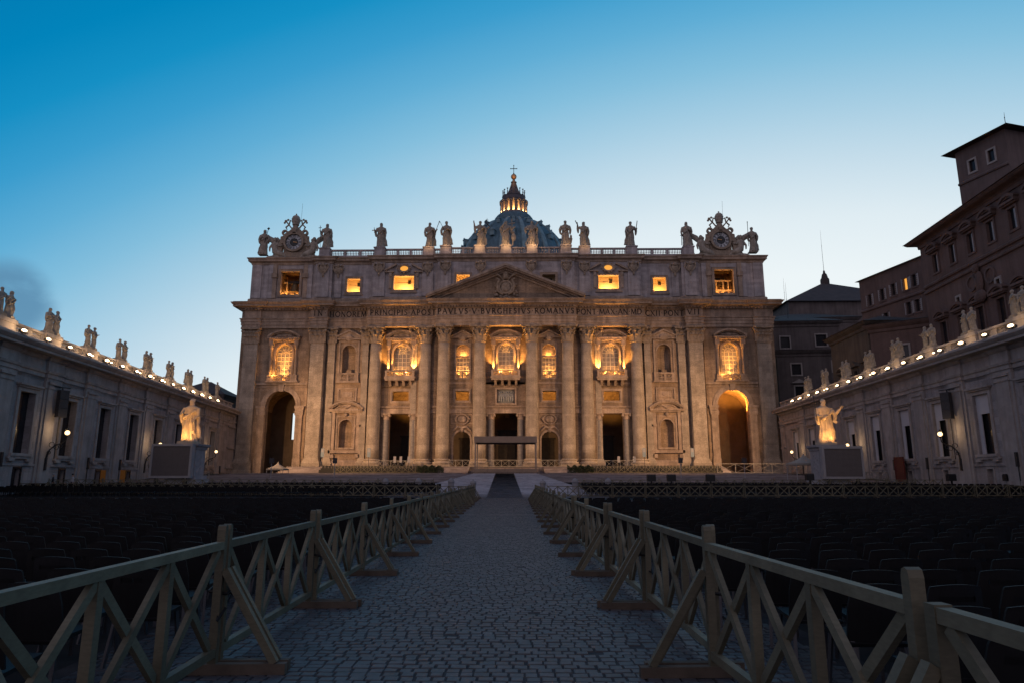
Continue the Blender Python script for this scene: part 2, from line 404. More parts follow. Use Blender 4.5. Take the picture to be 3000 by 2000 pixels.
# ================================================================ ground
def strip_sheet(rows):                                # rows of (xl,xr,y,z)
    mb = MB()
    for a, b in zip(rows[:-1], rows[1:]):
        mb.add([(a[0], a[2], a[3]), (a[1], a[2], a[3]), (b[1], b[2], b[3]), (b[0], b[2], b[3])], [(0, 1, 2, 3)])
    return mb
struct('ground', strip_sheet([(-900, 900, -300, -.02), (-900, 900, 64, -.02), (-900, 900, 88.4, gz(88.4)-.16), (-900, 900, 115.4, gz(115)-.16), (-900, 900, 118, 2.68), (-900, 900, 1500, 2.68)]), 'plaza')
RP = random.Random(31); vs = []; fs = []
y = 2.6
while y < 63.8:                                       # every cobble of the path is a small chamfered block
    d = .122+RP.uniform(-.006, .006); x = -2.47-.031*y-1.15+RP.uniform(-.14, 0); xe = 1.07+.84*math.exp(-y/16)+1.1
    while x < xe:
        w = .136+RP.uniform(-.022, .022); g = .0045+RP.random()**3*.006; h = .004*RP.uniform(-1, 1); b = .011
        tx, ty = RP.uniform(-.022, .022), RP.uniform(-.026, .026); sk = RP.uniform(-.006, .006)
        if RP.random() > .006:
            o = len(vs); cx, cy = x+w/2, y+d/2; hw, hd = w/2-g, d/2-g-.001
            for k, (a, c) in enumerate(((-1, -1), (1, -1), (1, 1), (-1, 1))): vs.append((cx+a*hw+sk, cy+c*hd+a*sk, -.022))
            for k, (a, c) in enumerate(((-1, -1), (1, -1), (1, 1), (-1, 1))): vs.append((cx+a*(hw-b*.6)+sk, cy+c*(hd-b*.6)+a*sk, h+tx*a*hw+ty*c*hd))
            fs += [(o+4, o+5, o+6, o+7), (o, o+1, o+5, o+4), (o+1, o+2, o+6, o+5), (o+2, o+3, o+7, o+6), (o+3, o, o+4, o+7)]
        x += w
    y += d
struct('path_bed', strip_sheet([(-3.9, 3.2, 2.6, -.011), (-4.9, 2.4, 32.6, -.011), (-5.9, 2.4, 63.9, -.011)]), 'bed')
pm = MB(); pm.v = vs; pm.f = fs; struct('path', pm, 'cobble')
mb = MB()
for y, w in ((32.9, .16), (39.8, .12)): mb.add([(-3.7, y, .005), (1.8, y, .005), (1.8, y+w, .005), (-3.7, y+w, .005)], [(0, 1, 2, 3)])
struct('paving_strip', mb, 'strip')
def stepped(xl, xr, y0, y1, n, zoff=0.0):
    mb = MB()
    for i in range(n):
        ya, yb = y0+(y1-y0)*i/n, y0+(y1-y0)*(i+1)/n
        za, zb = gz(ya)+zoff, gz(yb)+zoff; zm = za+(zb-za)*.12
        l0, r0, l1, r1 = xl(ya), xr(ya), xl(yb), xr(yb)
        mb.add([(l0, ya, za), (r0, ya, za), (r1, yb, zm), (l1, yb, zm), (r1, yb, zb), (l1, yb, zb)], [(0, 1, 2, 3), (3, 2, 4, 5)])
    return mb
lin = lambda a, b: (lambda y: a+(b-a)*(y-64)/51)
struct('ramp', stepped(lin(-13.2, -8.2), lin(8.2, 2.4), 64, 115, 40), 'ramp')
struct('ramp_middle_lane', stepped(lin(-3.35, -4.5), lin(.05, -1.45), 64, 115, 40, .006), 'ramp_dark')
struct('stairs', stepped(lambda y: -48+(115-y)*-.25, lambda y: lin(-13.2, -8.2)(y)-.01, 89, 115, 22), 'steps')
struct('stairs', stepped(lambda y: lin(8.2, 2.4)(y)+.01, lambda y: 42+(115-y)*.25, 89, 115, 22), 'steps')
mb = MB()
for y in (93.2, 103.3, 114.9):
    for a, b in ((-46-(115-y)*.25, lin(-13.2, -8.2)(y)-2), (lin(8.2, 2.4)(y)+2, 40+(115-y)*.25)):
        mb.box(a, b, y-.12, y+.10, gz(y)-.02, gz(y)+.05)
struct('stair_edge_line', mb, 'nosing')
mb = MB()
for k in range(6):
    mb.box(-45, -10 , 126+k*1.1, 145, 2.7+k*.24-.1, 2.7+(k+1)*.24-.0)
    mb.box(4, 38, 126+k*1.1, 145, 2.7+k*.24-.1, 2.7+(k+1)*.24-.0)
    mb.box(-9.99, 3.99, 129+k*1.1, 145, 2.7+k*.24-.1, 2.7+(k+1)*.24-.0)
struct('upper_stairs', mb, 'steps')

# ================================================================ basilica
B = thing('basilica', 'wide pale stone church facade with giant columns, pediment, lit windows and a dome behind', 'church', (FX, FY, 0))
def mir(f):
    for sg in (-1, 1): f(sg)
# ---- wall with all its openings
ZB = 33.7
mb = MB()
c0 = [(-2.4, 2.4, 4.1, 15.35, 0), (-1.9, 1.9, 17.5, 20.4, 0), (-1.67, 1.67, 23.9, 30.2, 1)]
def side_ops(u): return [(u-1.75, u+1.75, 4.1, 11.6, 1), (u-1.42, u+1.42, 18.05, 20.05, 0), (u-1.42, u+1.42, 22.9, 30.0, 1)]
def big_ops(u): return [(u-2.2, u+2.2, 4.1, 15.3, 0), (u-1.72, u+1.72, 18.05, 20.1, 0), (u-1.75, u+1.75, 23.7, 30.1, 1)]
def niche_ops(u): return [(u-1.35, u+1.35, 8.3, 14.1, 1), (u-1.42, u+1.42, 24.0, 30.0, 1)]
def end_ops(u): return [(u-3.2, u+3.2, 2.6, 20.2, 1), (u-1.75, u+1.75, 23.3, 30.2, 1)]
mb.wall(-19.3, 19.3, 2.6, ZB, 1.6, c0+side_ops(9.2)+side_ops(-9.2), 1.0)
def f(sg):
    a, b = sorted((sg*19.3, sg*30.6)); mb.wall(a, b, 2.6, ZB, 2.2, big_ops(sg*22.4), 1.0)
    a, b = sorted((sg*30.6, sg*42.2)); mb.wall(a, b, 2.6, ZB, 1.8, niche_ops(sg*33.7), .5)
    a, b = sorted((sg*42.2, sg*57.2)); mb.wall(a, b, 2.6, ZB, 1.5, end_ops(sg*47.6), 1.4)
    for u, ya, yb in ((19.3, 1.6, 2.2), (30.6, 1.8, 2.2), (42.2, 1.5, 1.8)):
        mb.add([(sg*u, ya, 2.6), (sg*u, yb, 2.6), (sg*u, yb, ZB), (sg*u, ya, ZB)], [(0, 1, 2, 3)])
    # side return and a rear block
    x = sg*57.2; mb.add([(x, 1.5, 2.6), (x, 26, 2.6), (x, 26, 39), (x, 1.5, 39)], [(0, 1, 2, 3)])
mir(f)
mb.add([(-57.2, 26, 22), (57.2, 26, 22), (57.2, 26, 39), (-57.2, 26, 39)], [(0, 1, 2, 3)])
mb.add([(-42, 26, 2.6), (57.2, 26, 2.6), (57.2, 26, 22), (-42, 26, 22)], [(0, 1, 2, 3)])
mb.build('wall', 'stone', B)
# nave body behind (unseen from the square but it stands there)
mb = MB(); mb.box(-32, 32, 27, 150, 2.6, 44); mb.build('nave', 'stone', B)

# ---- portico behind the openings
mb = MB()
mb.add([(-43, 14, 4.0), (43, 14, 4.0), (43, 14, 22), (-43, 14, 22)], [(0, 1, 2, 3)])
mb.add([(-43, 1.7, 4.05), (43, 1.7, 4.05), (43, 14, 4.05), (-43, 14, 4.05)], [(0, 1, 2, 3)])
pv = MB(); pv.add([(-43, 1.7, 21.0), (43, 1.7, 21.0), (43, 5.0, 21.0), (-43, 5.0, 21.0)], [(0, 1, 2, 3)])
for x in (-28, -17, -5.5, 5.5, 17, 28): pv.ring(x, 16.6, 4.2, 4.6, 2.7, 13.8, 0, pi, 12, .0001) if False else pv.box(x-.5, x+.5, 2.7, 13.5, 20.6, 20.95)
for k in range(4, 12):                                   # barrel vault
    a, b = pi*k/12, pi*(k+1)/12
    p = lambda t: (8-6*cos(t), 16.5+5.2*sin(t))
    (ya, za), (yb, zb) = p(a), p(b)
    pv.add([(-43, ya, za), (43, ya, za), (43, yb, zb), (-43, yb, zb)], [(0, 1, 2, 3)])
for x in range(-42, 43, 7): pv.box(x-.5, x+.5, 13.2, 14, 15.5, 17.5)
pv.build('portico_vault', 'stone', B)
for sg in (-1, 1): mb.add([(sg*43, 1.7, 4), (sg*43, 14, 4), (sg*43, 14, 22), (sg*43, 1.7, 22)], [(0, 1, 2, 3)])
for u in (-16, -5.5, 5.5, 16, 28, -28): mb.box(u-.9, u+.9, 13.2, 14, 4.05, 16.5)
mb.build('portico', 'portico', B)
for u, w, h in ((0, 2.0, 8.2), (-9.2, 1.5, 6.5), (9.2, 1.5, 6.5), (-22.4, 1.6, 7), (22.4, 1.6, 7)):
    d = MB(); d.box(u-w, u+w, 13.75, 13.95, 4.1, 4.1+h); d.box(u-w-.3, u+w+.3, 13.8, 13.9, 4.1+h, 4.5+h)
    for i in (-1, 1):
        for k in range(4): d.box(u+i*w*.5-w*.38, u+i*w*.5+w*.38, 13.66, 13.75, 4.5+k*h/4.2, 4.1+(k+.85)*h/4.2)
    d.build('bronze_door', 'door', B)
for u in (-22.4, -9.2, 9.2, 22.4): light("portico_lamp", 'SPOT', (FX+u*.96, FY+6.0, 17.4), 2600, AMBER, .15, (FX+u*.98+1, FY+12.5, 20.6), 105, .6)
# inner side of the end arches
def f(sg):
    mb = MB(); a, b = sorted((sg*43.2, sg*53.6)); x0, x1 = sg*53.6, sg*43.2
    for x in (x0, x1): mb.add([(x, 2.9, 2.7), (x, 13, 2.7), (x, 13, 17), (x, 2.9, 17)], [(0, 1, 2, 3)])
    mv = MB()
    for k in range(14):
        t0, t1 = pi*k/14, pi*(k+1)/14; cx = (a+b)/2; rr = (b-a)/2
        mv.add([(cx-rr*cos(t0), 2.9, 16.6+rr*.85*sin(t0)), (cx-rr*cos(t1), 2.9, 16.6+rr*.85*sin(t1)), (cx-rr*cos(t1), 13, 16.6+rr*.85*sin(t1)), (cx-rr*cos(t0), 13, 16.6+rr*.85*sin(t0))], [(0, 1, 2, 3)])
    mv.build('arch_vault', 'stone', B)
    if sg < 0: mb.wall(a, b, 2.7, 22, 13, [(-49.1, -44.2, 10.6, 16.6, 0)], 1.0)
    else: mb.wall(a, b, 2.7, 22, 13, [], 0)
    mb.add([(a, 2.9, 22), (b, 2.9, 22), (b, 2.9, 21), (a, 2.9, 21)], [(0, 1, 2, 3)])
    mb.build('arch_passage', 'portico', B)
    # arch surround: imposts, fluted pilasters, archivolt, keystone
    c = sg*47.6; m2 = MB()
    m2.ring(c, 17.0, 3.22, 4.25, 1.28, 1.62, n=24); m2.ring(c, 17.0, 3.22, 3.7, 1.18, 1.3, n=24)
    for s2 in (-1, 1):
        xa, xb = sorted((c+s2*3.22, c+s2*5.0))
        m2.box(xa, xb, .95, 1.6, 15.9, 16.9); m2.box(xa-.12, xb+.12, .8, 1.62, 16.45, 16.95)
        xa, xb = sorted((c+s2*3.3, c+s2*4.75)); m2.box(xa, xb, 1.1, 1.62, 6.0, 15.0)
        m2.box(xa-.1, xb+.1, 1.0, 1.62, 2.6, 6.0); m2.box(xa-.15, xb+.15, .95, 1.62, 15.0, 15.4); m2.box(xa-.2, xb+.2, .9, 1.62, 15.4, 15.85)
        for k in range(5): m2.box(xa+.12+k*.26, xa+.26+k*.26, 1.03, 1.12, 6.3, 14.8)
    m2.prism([(c-.45, 20.0), (c+.45, 20.0), (c+.6, 21.4), (c-.6, 21.4)], .9, 1.6)
    m2.box(c-5.5, c+5.5, 1.15, 1.55, 21.4, 21.9); m2.box(c-5.4, c+5.4, 1.25, 1.55, 20.9, 21.1)
    m2.build('arch_surround', 'trim', B)
mir(f)
light("arch_lamp", 'SPOT', (FX+49.6, FY+4.2, 14.2), 17000, (1, .37, .055), .12, (FX+49.9, FY+5.4, 20.5), 125, .5)
light("arch_lamp", 'POINT', (FX-45.2, FY+9.5, 15.0), 160, AMBER, .15)

# ---- giant columns
RB, RT = 1.36, 1.16
def capital_mesh(flat=None):
    mb = MB(); z0, z1 = 30.1, 33.6; H = z1-z0
    if flat is None:
        mb.lathe([(RT, z0), (RT+.16, z0+.1), (RT+.16, z0+.28), (RT-.12, z0+.4), (RT-.14, z0+H*.5), (RT+.05, z0+H*.72), (RT+.5, z0+H*.86), (RT+.5, z0+H*.87)], n=20)
        leafpos = [(2*pi*k/8+(pi/8)*row, row) for row in (0, 1) for k in range(8)]
        for a, row in leafpos:
            h = H*(.42 if row == 0 else .68); b0 = z0+.3
            r0 = RT+.04
            prof = [(r0, b0, .42), (r0+.14, b0+h*.45, .44), (r0+.3, b0+h*.75, .40), (r0+.62, b0+h*.95, .34), (r0+.78, b0+h*.82, .22)]
            ca, sa = cos(a), sin(a); vs = []
            for r, z, w in prof:
                for t in (-1, 0, 1): rr = r+(.06 if t == 0 else 0); vs.append((rr*ca-t*w*sa, rr*sa+t*w*ca, z))
            mb.add(vs, [(i*3+j, i*3+j+1, i*3+j+4, i*3+j+3) for i in range(4) for j in range(2)])
        for k in range(4):
            a = pi/4+k*pi/2; ca, sa = cos(a), sin(a)
            mb.ball((ca*(RT+.62), sa*(RT+.62), z1-.78), (.34, .34, .36), 8, 6)
            mb.tube([(ca*(RT+.1), sa*(RT+.1), z0+H*.55), (ca*(RT+.3), sa*(RT+.3), z0+H*.74), (ca*(RT+.6), sa*(RT+.6), z1-.6)], [.12, .14, .12], 6)
            a = k*pi/2; mb.ball((cos(a)*(RT+.52), sin(a)*(RT+.52), z1-.3), (.26, .26, .3), 7, 5)
        A = RT+.72; q = RT+.45
        pts = []
        for k in range(4):
            a = pi/4+k*pi/2; pts += [(A*1.42*cos(a-.12), A*1.42*sin(a-.12)), (A*1.42*cos(a+.12), A*1.42*sin(a+.12)), (q*cos(a+pi/4), q*sin(a+pi/4))]
        mb.prismz(pts, z1-.42, z1)
    else:
        w, y = flat; h2 = w/2
        mb.prism([(-h2, z0), (h2, z0), (h2+.02, z0+H*.5), (h2+.35, z0+H*.86), (-h2-.35, z0+H*.86), (-h2-.02, z0+H*.5)], y-.05, y+.9)
        mb.box(-h2-.1, h2+.1, y-.16, y+.9, z0+.05, z0+.28)
        nl = max(2, int(w/.75))
        for row in (0, 1):
            for k in range(nl+row):
                x = -h2+w*(k+.5)/nl-(w/nl/2 if row else 0); h = H*(.42 if row == 0 else .68); b0 = z0+.3
                prof = [(.05, b0, .34), (.14, b0+h*.45, .38), (.24, b0+h*.75, .36), (.5, b0+h*.95, .28), (.62, b0+h*.86, .18)]
                vs = []
                for r, z, ww in prof:
                    for t in (-1, 0, 1): vs.append((x+t*ww, y-r-(.06 if t == 0 else 0), z))
                mb.add(vs, [(i*3+j, i*3+j+1, i*3+j+4, i*3+j+3) for i in range(4) for j in range(2)])
        for t in (-1, 1):
            mb.ball((t*(h2+.28), y-.4, z1-.78), (.34, .3, .36), 8, 6)
            mb.tube([(t*h2*.5, y-.1, z0+H*.55), (t*h2*.8, y-.25, z0+H*.74), (t*(h2+.2), y-.42, z1-.6)], [.12, .14, .12], 6)
        mb.ball((0, y-.5, z1-.3), (.26, .2, .3), 7, 5)
        mb.prismz([(-h2-.6, y-.75), (-h2-.35, y-.85), (0, y-.45), (h2+.35, y-.85), (h2+.6, y-.75), (h2+.6, y+.9), (-h2-.6, y+.9)], z1-.42, z1)
    return mb
shaft = MB(); prof = []
for i in range(13):
    t = i/12; prof.append((RB-(RB-RT)*(max(0, t-.25)/.75)**1.4, 5.9+(30.1-5.9)*t))
shaft_me = None
shaft.lathe(prof, n=32); shaft_me = shaft.mesh('column_shaft', 'stone_col', True)
base = MB(); base.box(-1.95, 1.95, -1.95, 1.95, 3.9, 4.75)
base.lathe([(1.85, 4.75), (1.95, 4.9), (1.95, 5.15), (1.83, 5.27), (1.6, 5.3), (1.55, 5.45), (1.6, 5.55), (1.72, 5.62), (1.72, 5.78), (1.6, 5.88), (RB+.05, 5.9)], n=32)
base_me = base.mesh('column_base', 'stone_col'); cap_me = capital_mesh().mesh('capital', 'carved')
COLS = [(-5.5, -.05), (5.5, -.05), (-13.1, -.05), (13.1, -.05), (-17.15, .95), (17.15, .95), (-27.75, .95), (27.75, .95)]
for u, y in COLS:
    o = obj('column', shaft_me, B, (u, y, 0)); obj('base', base_me, o); obj('capital', cap_me, o)
def pilaster(u, w, y, name='pilaster', depth=1.6, zb=2.6):
    mb = MB(); mb.box(-w/2, w/2, y, y+depth, 5.9, 30.2); o = mb.build(name, 'stone_col', B, loc=(u, 0, 0))
    b = MB(); b.box(-w/2-.55, w/2+.55, y-.55, y+depth, zb, 4.7 if zb > 3.5 else 3.6)
    if zb < 3.5: b.box(-w/2-.4, w/2+.4, y-.4, y+depth, 3.6, 4.8)
    b.box(-w/2-.42, w/2+.42, y-.42, y+depth, 4.7, 5.2); b.box(-w/2-.25, w/2+.25, y-.25, y+depth, 5.2, 5.55); b.box(-w/2-.12, w/2+.12, y-.12, y+depth, 5.55, 5.95)
    b.build('base', 'stone_col', o); capital_mesh((w, y)).build('capital', 'carved', o)
def f(sg):
    pilaster(sg*40.2, 2.9, 0.1); pilaster(sg*54.75, 3.0, .75, depth=1.2)
    pilaster(sg*37.4, 1.5, 1.25, 'half_pilaster', .8); pilaster(sg*30.1, 1.3, 1.3, 'half_pilaster', 1.0)
    pilaster(sg*19.6, 1.2, 1.5, 'half_pilaster', .9)
mir(f)
# low plinth course along the wall foot
mb = MB()
PL = [(0.1, 4.1), (.45, 4.1), (.45, 5.2), (.25, 5.5), (.05, 5.7)]
def f(sg):
    for a, b, y in ((30.8, 36.6, 1.8), (11.2, 11.9, 1.6), (24.9, 26.2, 2.2)):
        xa, xb = sorted((sg*a, sg*b)); MB().mould([(xa, y), (xb, y)], PL).build('plinth', 'trim', B)
mir(f)

# ---- giant entablature
def sym(h): return h+[(-x, y) for x, y in reversed(h)]
EP = sym([(-57.2, 20), (-57.2, 1.1), (-56.5, 1.1), (-56.5, .75), (-53.0, .75), (-53.0, 1.1), (-42.0, 1.1), (-42.0, .1), (-38.4, .1), (-38.4, 1.3), (-29.5, 1.3), (-29.5, -.2), (-14.8, -.2), (-14.8, -1.2)])
EPR = [(-2.9, 33.62), (0, 33.6), (.0, 34.25), (.12, 34.28), (.12, 34.95), (.24, 34.98), (.24, 35.45), (.42, 35.6), (.42, 35.75), (.02, 35.78), (.02, 37.45), (.25, 37.5), (.3, 37.75), (.34, 37.78)]
MB().mould(EP, EPR).build('entablature', 'trim', B)
CPR = [(.3, 37.78), (.7, 37.8), (.7, 38.02), (.85, 38.06), (1.55, 38.12), (1.55, 38.5), (1.68, 38.55), (1.95, 38.95), (1.95, 39.05), (-3.2, 39.15)]
cor = MB().mould(EP, CPR)
for i in range(len(EP)-1):                            # dentils
    (xa, ya), (xb, yb) = EP[i], EP[i+1]
    if abs(xb-xa) < 1: continue
    n = int((xb-xa)/.62)
    for k in range(n):
        x = xa+(xb-xa)*(k+.5)/n; cor.box(x-.19, x+.19, ya-.68, ya-.2, 37.47, 37.77)
cor.build('cornice', 'trim', B)
# ---- pediment
px0, pz0, pza = 16.85, 39.1, 46.6
sl = (pza-.75-pz0)/px0
ped = MB().prism([(-14.6, 39.1), (14.6, 39.1), (0, 45.6)], -1.25, .6).build('pediment', 'stone', B)
mb = MB()
def f(sg):
    def lay(zlo, zhi, x, ya, yb):
        z = lambda xx: pz0+(px0-abs(xx))*sl
        pts = [(sg*x, z(x)+zlo), (0, z(0)+zlo), (0, z(0)+zhi), (sg*x, z(x)+zhi)]
        if sg > 0: pts = pts[::-1]
        mb.prism(pts, ya, yb)
    lay(.35, .85, 16.85, -3.15, .8); lay(.05, .35, 16.6, -2.85, .8); lay(-.35, .05, 15.6, -2.0, .8); lay(-.75, -.35, 14.6, -1.65, .6)
    n = 34
    for k in range(n):
        x = 14.3*(k+.5)/n; z = pz0+(px0-x)*sl-.2; mb.box(sg*x-.12, sg*x+.12, -2.22, -1.9, z-.16, z+.12)
mir(f); mb.build('raking_cornice', 'trim', ped)
# coat of arms in the pediment
def arms(s, mb, z):
    mb.ball((0, 0, z), (1.15*s, .5*s, 1.55*s), 14, 10); mb.ring(0, z, 1.15*s, 1.5*s, -.45*s, .2, 0, 2*pi, 22, 1.0)
    mb.ball((0, -.42*s, z+.45*s), (.5*s, .2*s, .42*s), 8, 6); mb.ball((0, -.42*s, z-.5*s), (.55*s, .22*s, .5*s), 8, 6)
    for t in (-1, 1):
        mb.tube([(t*.5*s, -.2, z-1.6*s), (t*1.6*s, -.3, z-.9*s), (t*1.75*s, -.4, z+.4*s), (t*1.35*s, -.5, z+1.5*s), (t*1.9*s, -.4, z+1.9*s)], [.2*s, .26*s, .3*s, .28*s, .16*s], 7)
        mb.tube([(t*.2*s, -.2, z+1.2*s), (t*1.0*s, -.3, z+2.2*s), (t*1.75*s, -.3, z+2.75*s)], [.14*s, .14*s, .22*s], 6)
        mb.ball((t*1.85*s, -.3, z+2.8*s), (.38*s, .25*s, .38*s), 7, 5)
        for k in range(7):
            a = random.random(); mb.ball((t*(1.7+.7*a)*s, -.15, z+(-1.9+2.6*random.random())*s), (.3*s, .25*s, .26*s), 6, 5)
    mb.lathe([(.55*s, z+1.7*s), (.72*s, z+2.0*s), (.72*s, z+2.1*s), (.6*s, z+2.15*s), (.7*s, z+2.5*s), (.58*s, z+2.56*s), (.58*s, z+2.9*s), (.35*s, z+3.25*s), (.1*s, z+3.4*s), (.12*s, z+3.55*s), (.02*s, z+3.6*s)], 0, -.2, 12)
    for k in range(9): mb.ball((random.uniform(-1.2, 1.2)*s, -.15, z-(1.8+.7*random.random())*s), (.32*s, .25*s, .28*s), 6, 5)
mb = MB(); arms(1.02, mb, 41.75); mb.build('coat_of_arms', 'carved', ped, loc=(0, -1.5, 0))

# ---- inscription: Roman capitals cut as thin bronze strokes
G = {  # strokes as polylines in a unit-height cell: (width, [(thick, pts), ...])
 'I': (.34, [(1, [(.17, 0), (.17, 1)])]), 'N': (.86, [(.6, [(.12, 0), (.12, 1)]), (1, [(.1, 1), (.74, 0)]), (.6, [(.74, 0), (.74, 1)])]),
 'H': (.86, [(1, [(.14, 0), (.14, 1)]), (1, [(.72, 0), (.72, 1)]), (.5, [(.14, .52), (.72, .52)])]),
 'O': (.98, [(1, [(.49+.42*cos(t*pi/9), .5+.5*sin(t*pi/9)) for t in range(19)])]),
 'C': (.82, [(1, [(.5+.42*cos(t), .5+.5*sin(t)) for t in [.75+i*(2*pi-1.5)/12 for i in range(13)]])]),
 'G': (.86, [(1, [(.5+.42*cos(t), .5+.5*sin(t)) for t in [.75+i*(2*pi-1.4)/12 for i in range(13)]]), (.8, [(.8, .06), (.8, .45)])]),
 'D': (.9, [(1, [(.14, 0), (.14, 1)]), (1, [(.14, 1), (.4, 1), (.66, .88), (.8, .62), (.8, .38), (.66, .12), (.4, 0), (.14, 0)])]),
 'R': (.76, [(1, [(.14, 0), (.14, 1)]), (.9, [(.14, .98), (.4, .98), (.56, .88), (.56, .62), (.4, .5), (.14, .5)]), (1, [(.34, .5), (.74, 0)])]),
 'P': (.66, [(1, [(.14, 0), (.14, 1)]), (.9, [(.14, .98), (.4, .98), (.58, .86), (.58, .6), (.4, .46), (.14, .46)])]),
 'B': (.7, [(1, [(.14, 0), (.14, 1)]), (.9, [(.14, .98), (.38, .98), (.52, .88), (.52, .66), (.38, .54), (.14, .54)]), (.9, [(.38, .54), (.6, .44), (.62, .14), (.42, .02), (.14, .02)])]),
 'E': (.6, [(1, [(.14, 0), (.14, 1)]), (.55, [(.14, .97), (.54, .97)]), (.55, [(.14, .52), (.46, .52)]), (.55, [(.14, .03), (.56, .03)])]),
 'L': (.6, [(1, [(.14, 0), (.14, 1)]), (.55, [(.14, .03), (.56, .03)])]),
 'T': (.76, [(1, [(.38, 0), (.38, 1)]), (.55, [(.04, .97), (.72, .97)])]),
 'M': (1.0, [(.6, [(.06, 0), (.16, 1)]), (1, [(.16, 1), (.5, .05)]), (.6, [(.5, .05), (.84, 1)]), (1, [(.84, 1), (.94, 0)])]),
 'A': (.84, [(.55, [(.04, 0), (.42, 1)]), (1, [(.42, 1), (.8, 0)]), (.5, [(.2, .36), (.64, .36)])]),
 'V': (.84, [(1, [(.04, 1), (.42, 0)]), (.55, [(.42, 0), (.8, 1)])]),
 'X': (.8, [(1, [(.08, 1), (.72, 0)]), (.55, [(.08, 0), (.72, 1)])]),
 'S': (.58, [(.95, [(.5, .86), (.4, .97), (.24, .99), (.1, .88), (.1, .7), (.28, .55), (.46, .42), (.5, .22), (.38, .04), (.2, .02), (.06, .14)])]),
 '.': (.3, [(1.1, [(.13, .45), (.17, .57)])]), ' ': (.3, [])}
def letter(mb, ch, x, z, h, y, sx=1.0, t=.15):
    for th, pts in G[ch][1]:
        w = t*h*th
        for (ax, az), (bx, bz) in zip(pts[:-1], pts[1:]):
            mb.bar((x+ax*h*sx, y, z+az*h), (x+bx*h*sx, y, z+bz*h), w, .06, (0, 1, 0))
        if ch not in 'OCGS.':
            for (ax, az) in (pts[0], pts[-1]):
                if az in (0, 1): mb.box(x+ax*h*sx-.13*h, x+ax*h*sx+.13*h, y-.028, y+.028, z+az*h-.03*h, z+az*h+.03*h)
def write(text, u0, u1, z, h, y):
    wd = sum(G[c][0] for c in text); gap = ((u1-u0)/h-wd)/max(1, len(text)-1)
    mb = MB(); x = u0
    for c in text: letter(mb, c, x, z, h, y-.045); x += (G[c][0]+gap)*h
    mb.build('inscription', 'letters', B)
ZL = 36.1; HL = 1.12
write('IN.', -41.3, -38.6, ZL, HL, .1-.02); write('HONOREM', -38.15, -30.25, ZL, HL, 1.28); write('PRINCIPIS.APOST', -29.1, -15.0, ZL, HL, -.22)
write('PAVLVS.V.BVRGHESIVS.ROMANVS', -14.45, 14.5, ZL, HL, -1.22); write('PONT.MAX.AN.MD', 15.1, 29.0, ZL, HL, -.22); write('CXII.PONT', 30.0, 38.2, ZL, HL, 1.28); write('VII', 38.75, 41.3, ZL, HL, .1-.02)

# ---- string course of the lower order
SC = [(0, 15.35), (.2, 15.4), (.22, 15.9), (.15, 15.95), (.15, 16.4), (.45, 16.6), (.5, 16.85), (0, 16.95)]
mb = MB().mould([(-12, 1.6), (12, 1.6)], SC)
def f(sg):
    for a, b, y in ((14.4, 16.1, 1.6), (18.5, 26.5, 2.2)):
        xa, xb = sorted((sg*a, sg*b)); mb.mould([(xa, y), (xb, y)], SC)
    for a, b, y in ((14.2, 15.9, 1.6), (18.3, 26.4, 2.2), (6.8, 12.0, 1.6), (-4.2, 4.2, 1.6)):
        xa, xb = sorted((sg*a, sg*b)); mb.box(xa, xb, y-.14, y, 21.55, 21.95)
mir(f); mb.build('string_course', 'trim', B)

# ---- windows, niches, doors
def mouldrect(mb, x0, x1, z0, z1, y, w=.3, d=.18):
    mb.box(x0-w, x0, y-d, y, z0-w, z1+w); mb.box(x1, x1+w, y-d, y, z0-w, z1+w); mb.box(x0, x1, y-d, y, z1, z1+w); mb.box(x0, x1, y-d, y, z0-w, z0)
def balusters(mb, x0, x1, z0, z1, y, n, r=.09):
    for k in range(n):
        x = x0+(x1-x0)*(k+.5)/n; h = z1-z0
        mb.lathe([(r*.9, z0), (r*.9, z0+h*.1), (r*.5, z0+h*.2), (r*1.15, z0+h*.42), (r*.5, z0+h*.75), (r*.9, z0+h*.9), (r*.9, z1)], x, y, 6)
def pane_grid(u, hw, z0, z1, y, arched=True, cols=6, parent=None):
    p = MB(); r = hw
    if arched: p.add([(u-hw, y, z0), (u+hw, y, z0)]+[(u+r*cos(pi*i/14), y, z1-r+r*sin(pi*i/14)) for i in range(15)], [tuple(range(17))])
    else: p.add([(u-hw, y, z0), (u+hw, y, z0), (u+hw, y, z1), (u-hw, y, z1)], [(0, 1, 2, 3)])
    p.build('pane', 'curtain', parent)
    g = MB(); zt = z1-r if arched else z1
    for k in range(cols+1):
        x = u-hw+2*hw*k/cols; w = .16 if k == cols/2 else .1
        g.box(x-w/2, x+w/2, y-.1, y-.03, z0, zt)
    n = int((zt-z0)/.85)
    for k in range(n+1): z = z0+(zt-z0)*k/n; g.box(u-hw, u+hw, y-.095, y-.035, z-.05, z+.05)
    if arched:
        for a in (30, 60, 90, 120, 150): g.bar((u, y-.07, zt), (u+r*cos(radians(a)), y-.07, zt+r*sin(radians(a))), .1, .06, (0, 1, 0))
        g.ring(u, zt, r*.45, r*.52, y-.1, y-.04); g.ring(u, zt, r*.93, r, y-.1, y-.03)
    g.build('glazing_bars', 'muntin', parent)
def seg_ped(mb, u, hw, z, rise, y, d):                # segmental pediment cap
    R = (hw*hw+rise*rise)/(2*rise); a = math.asin(hw/R)
    mb.ring(u, z+rise-R, R, R+.38, y-d, y, pi/2-a, pi/2+a, 16); mb.ring(u, z+rise-R, R-.22, R, y-d*.7, y, pi/2-a, pi/2+a, 16)
    mb.box(u-hw-.1, u+hw+.1, y-d, y, z-.3, z+.02); mb.box(u-hw, u+hw, y-d*.7, y, z-.5, z-.3)
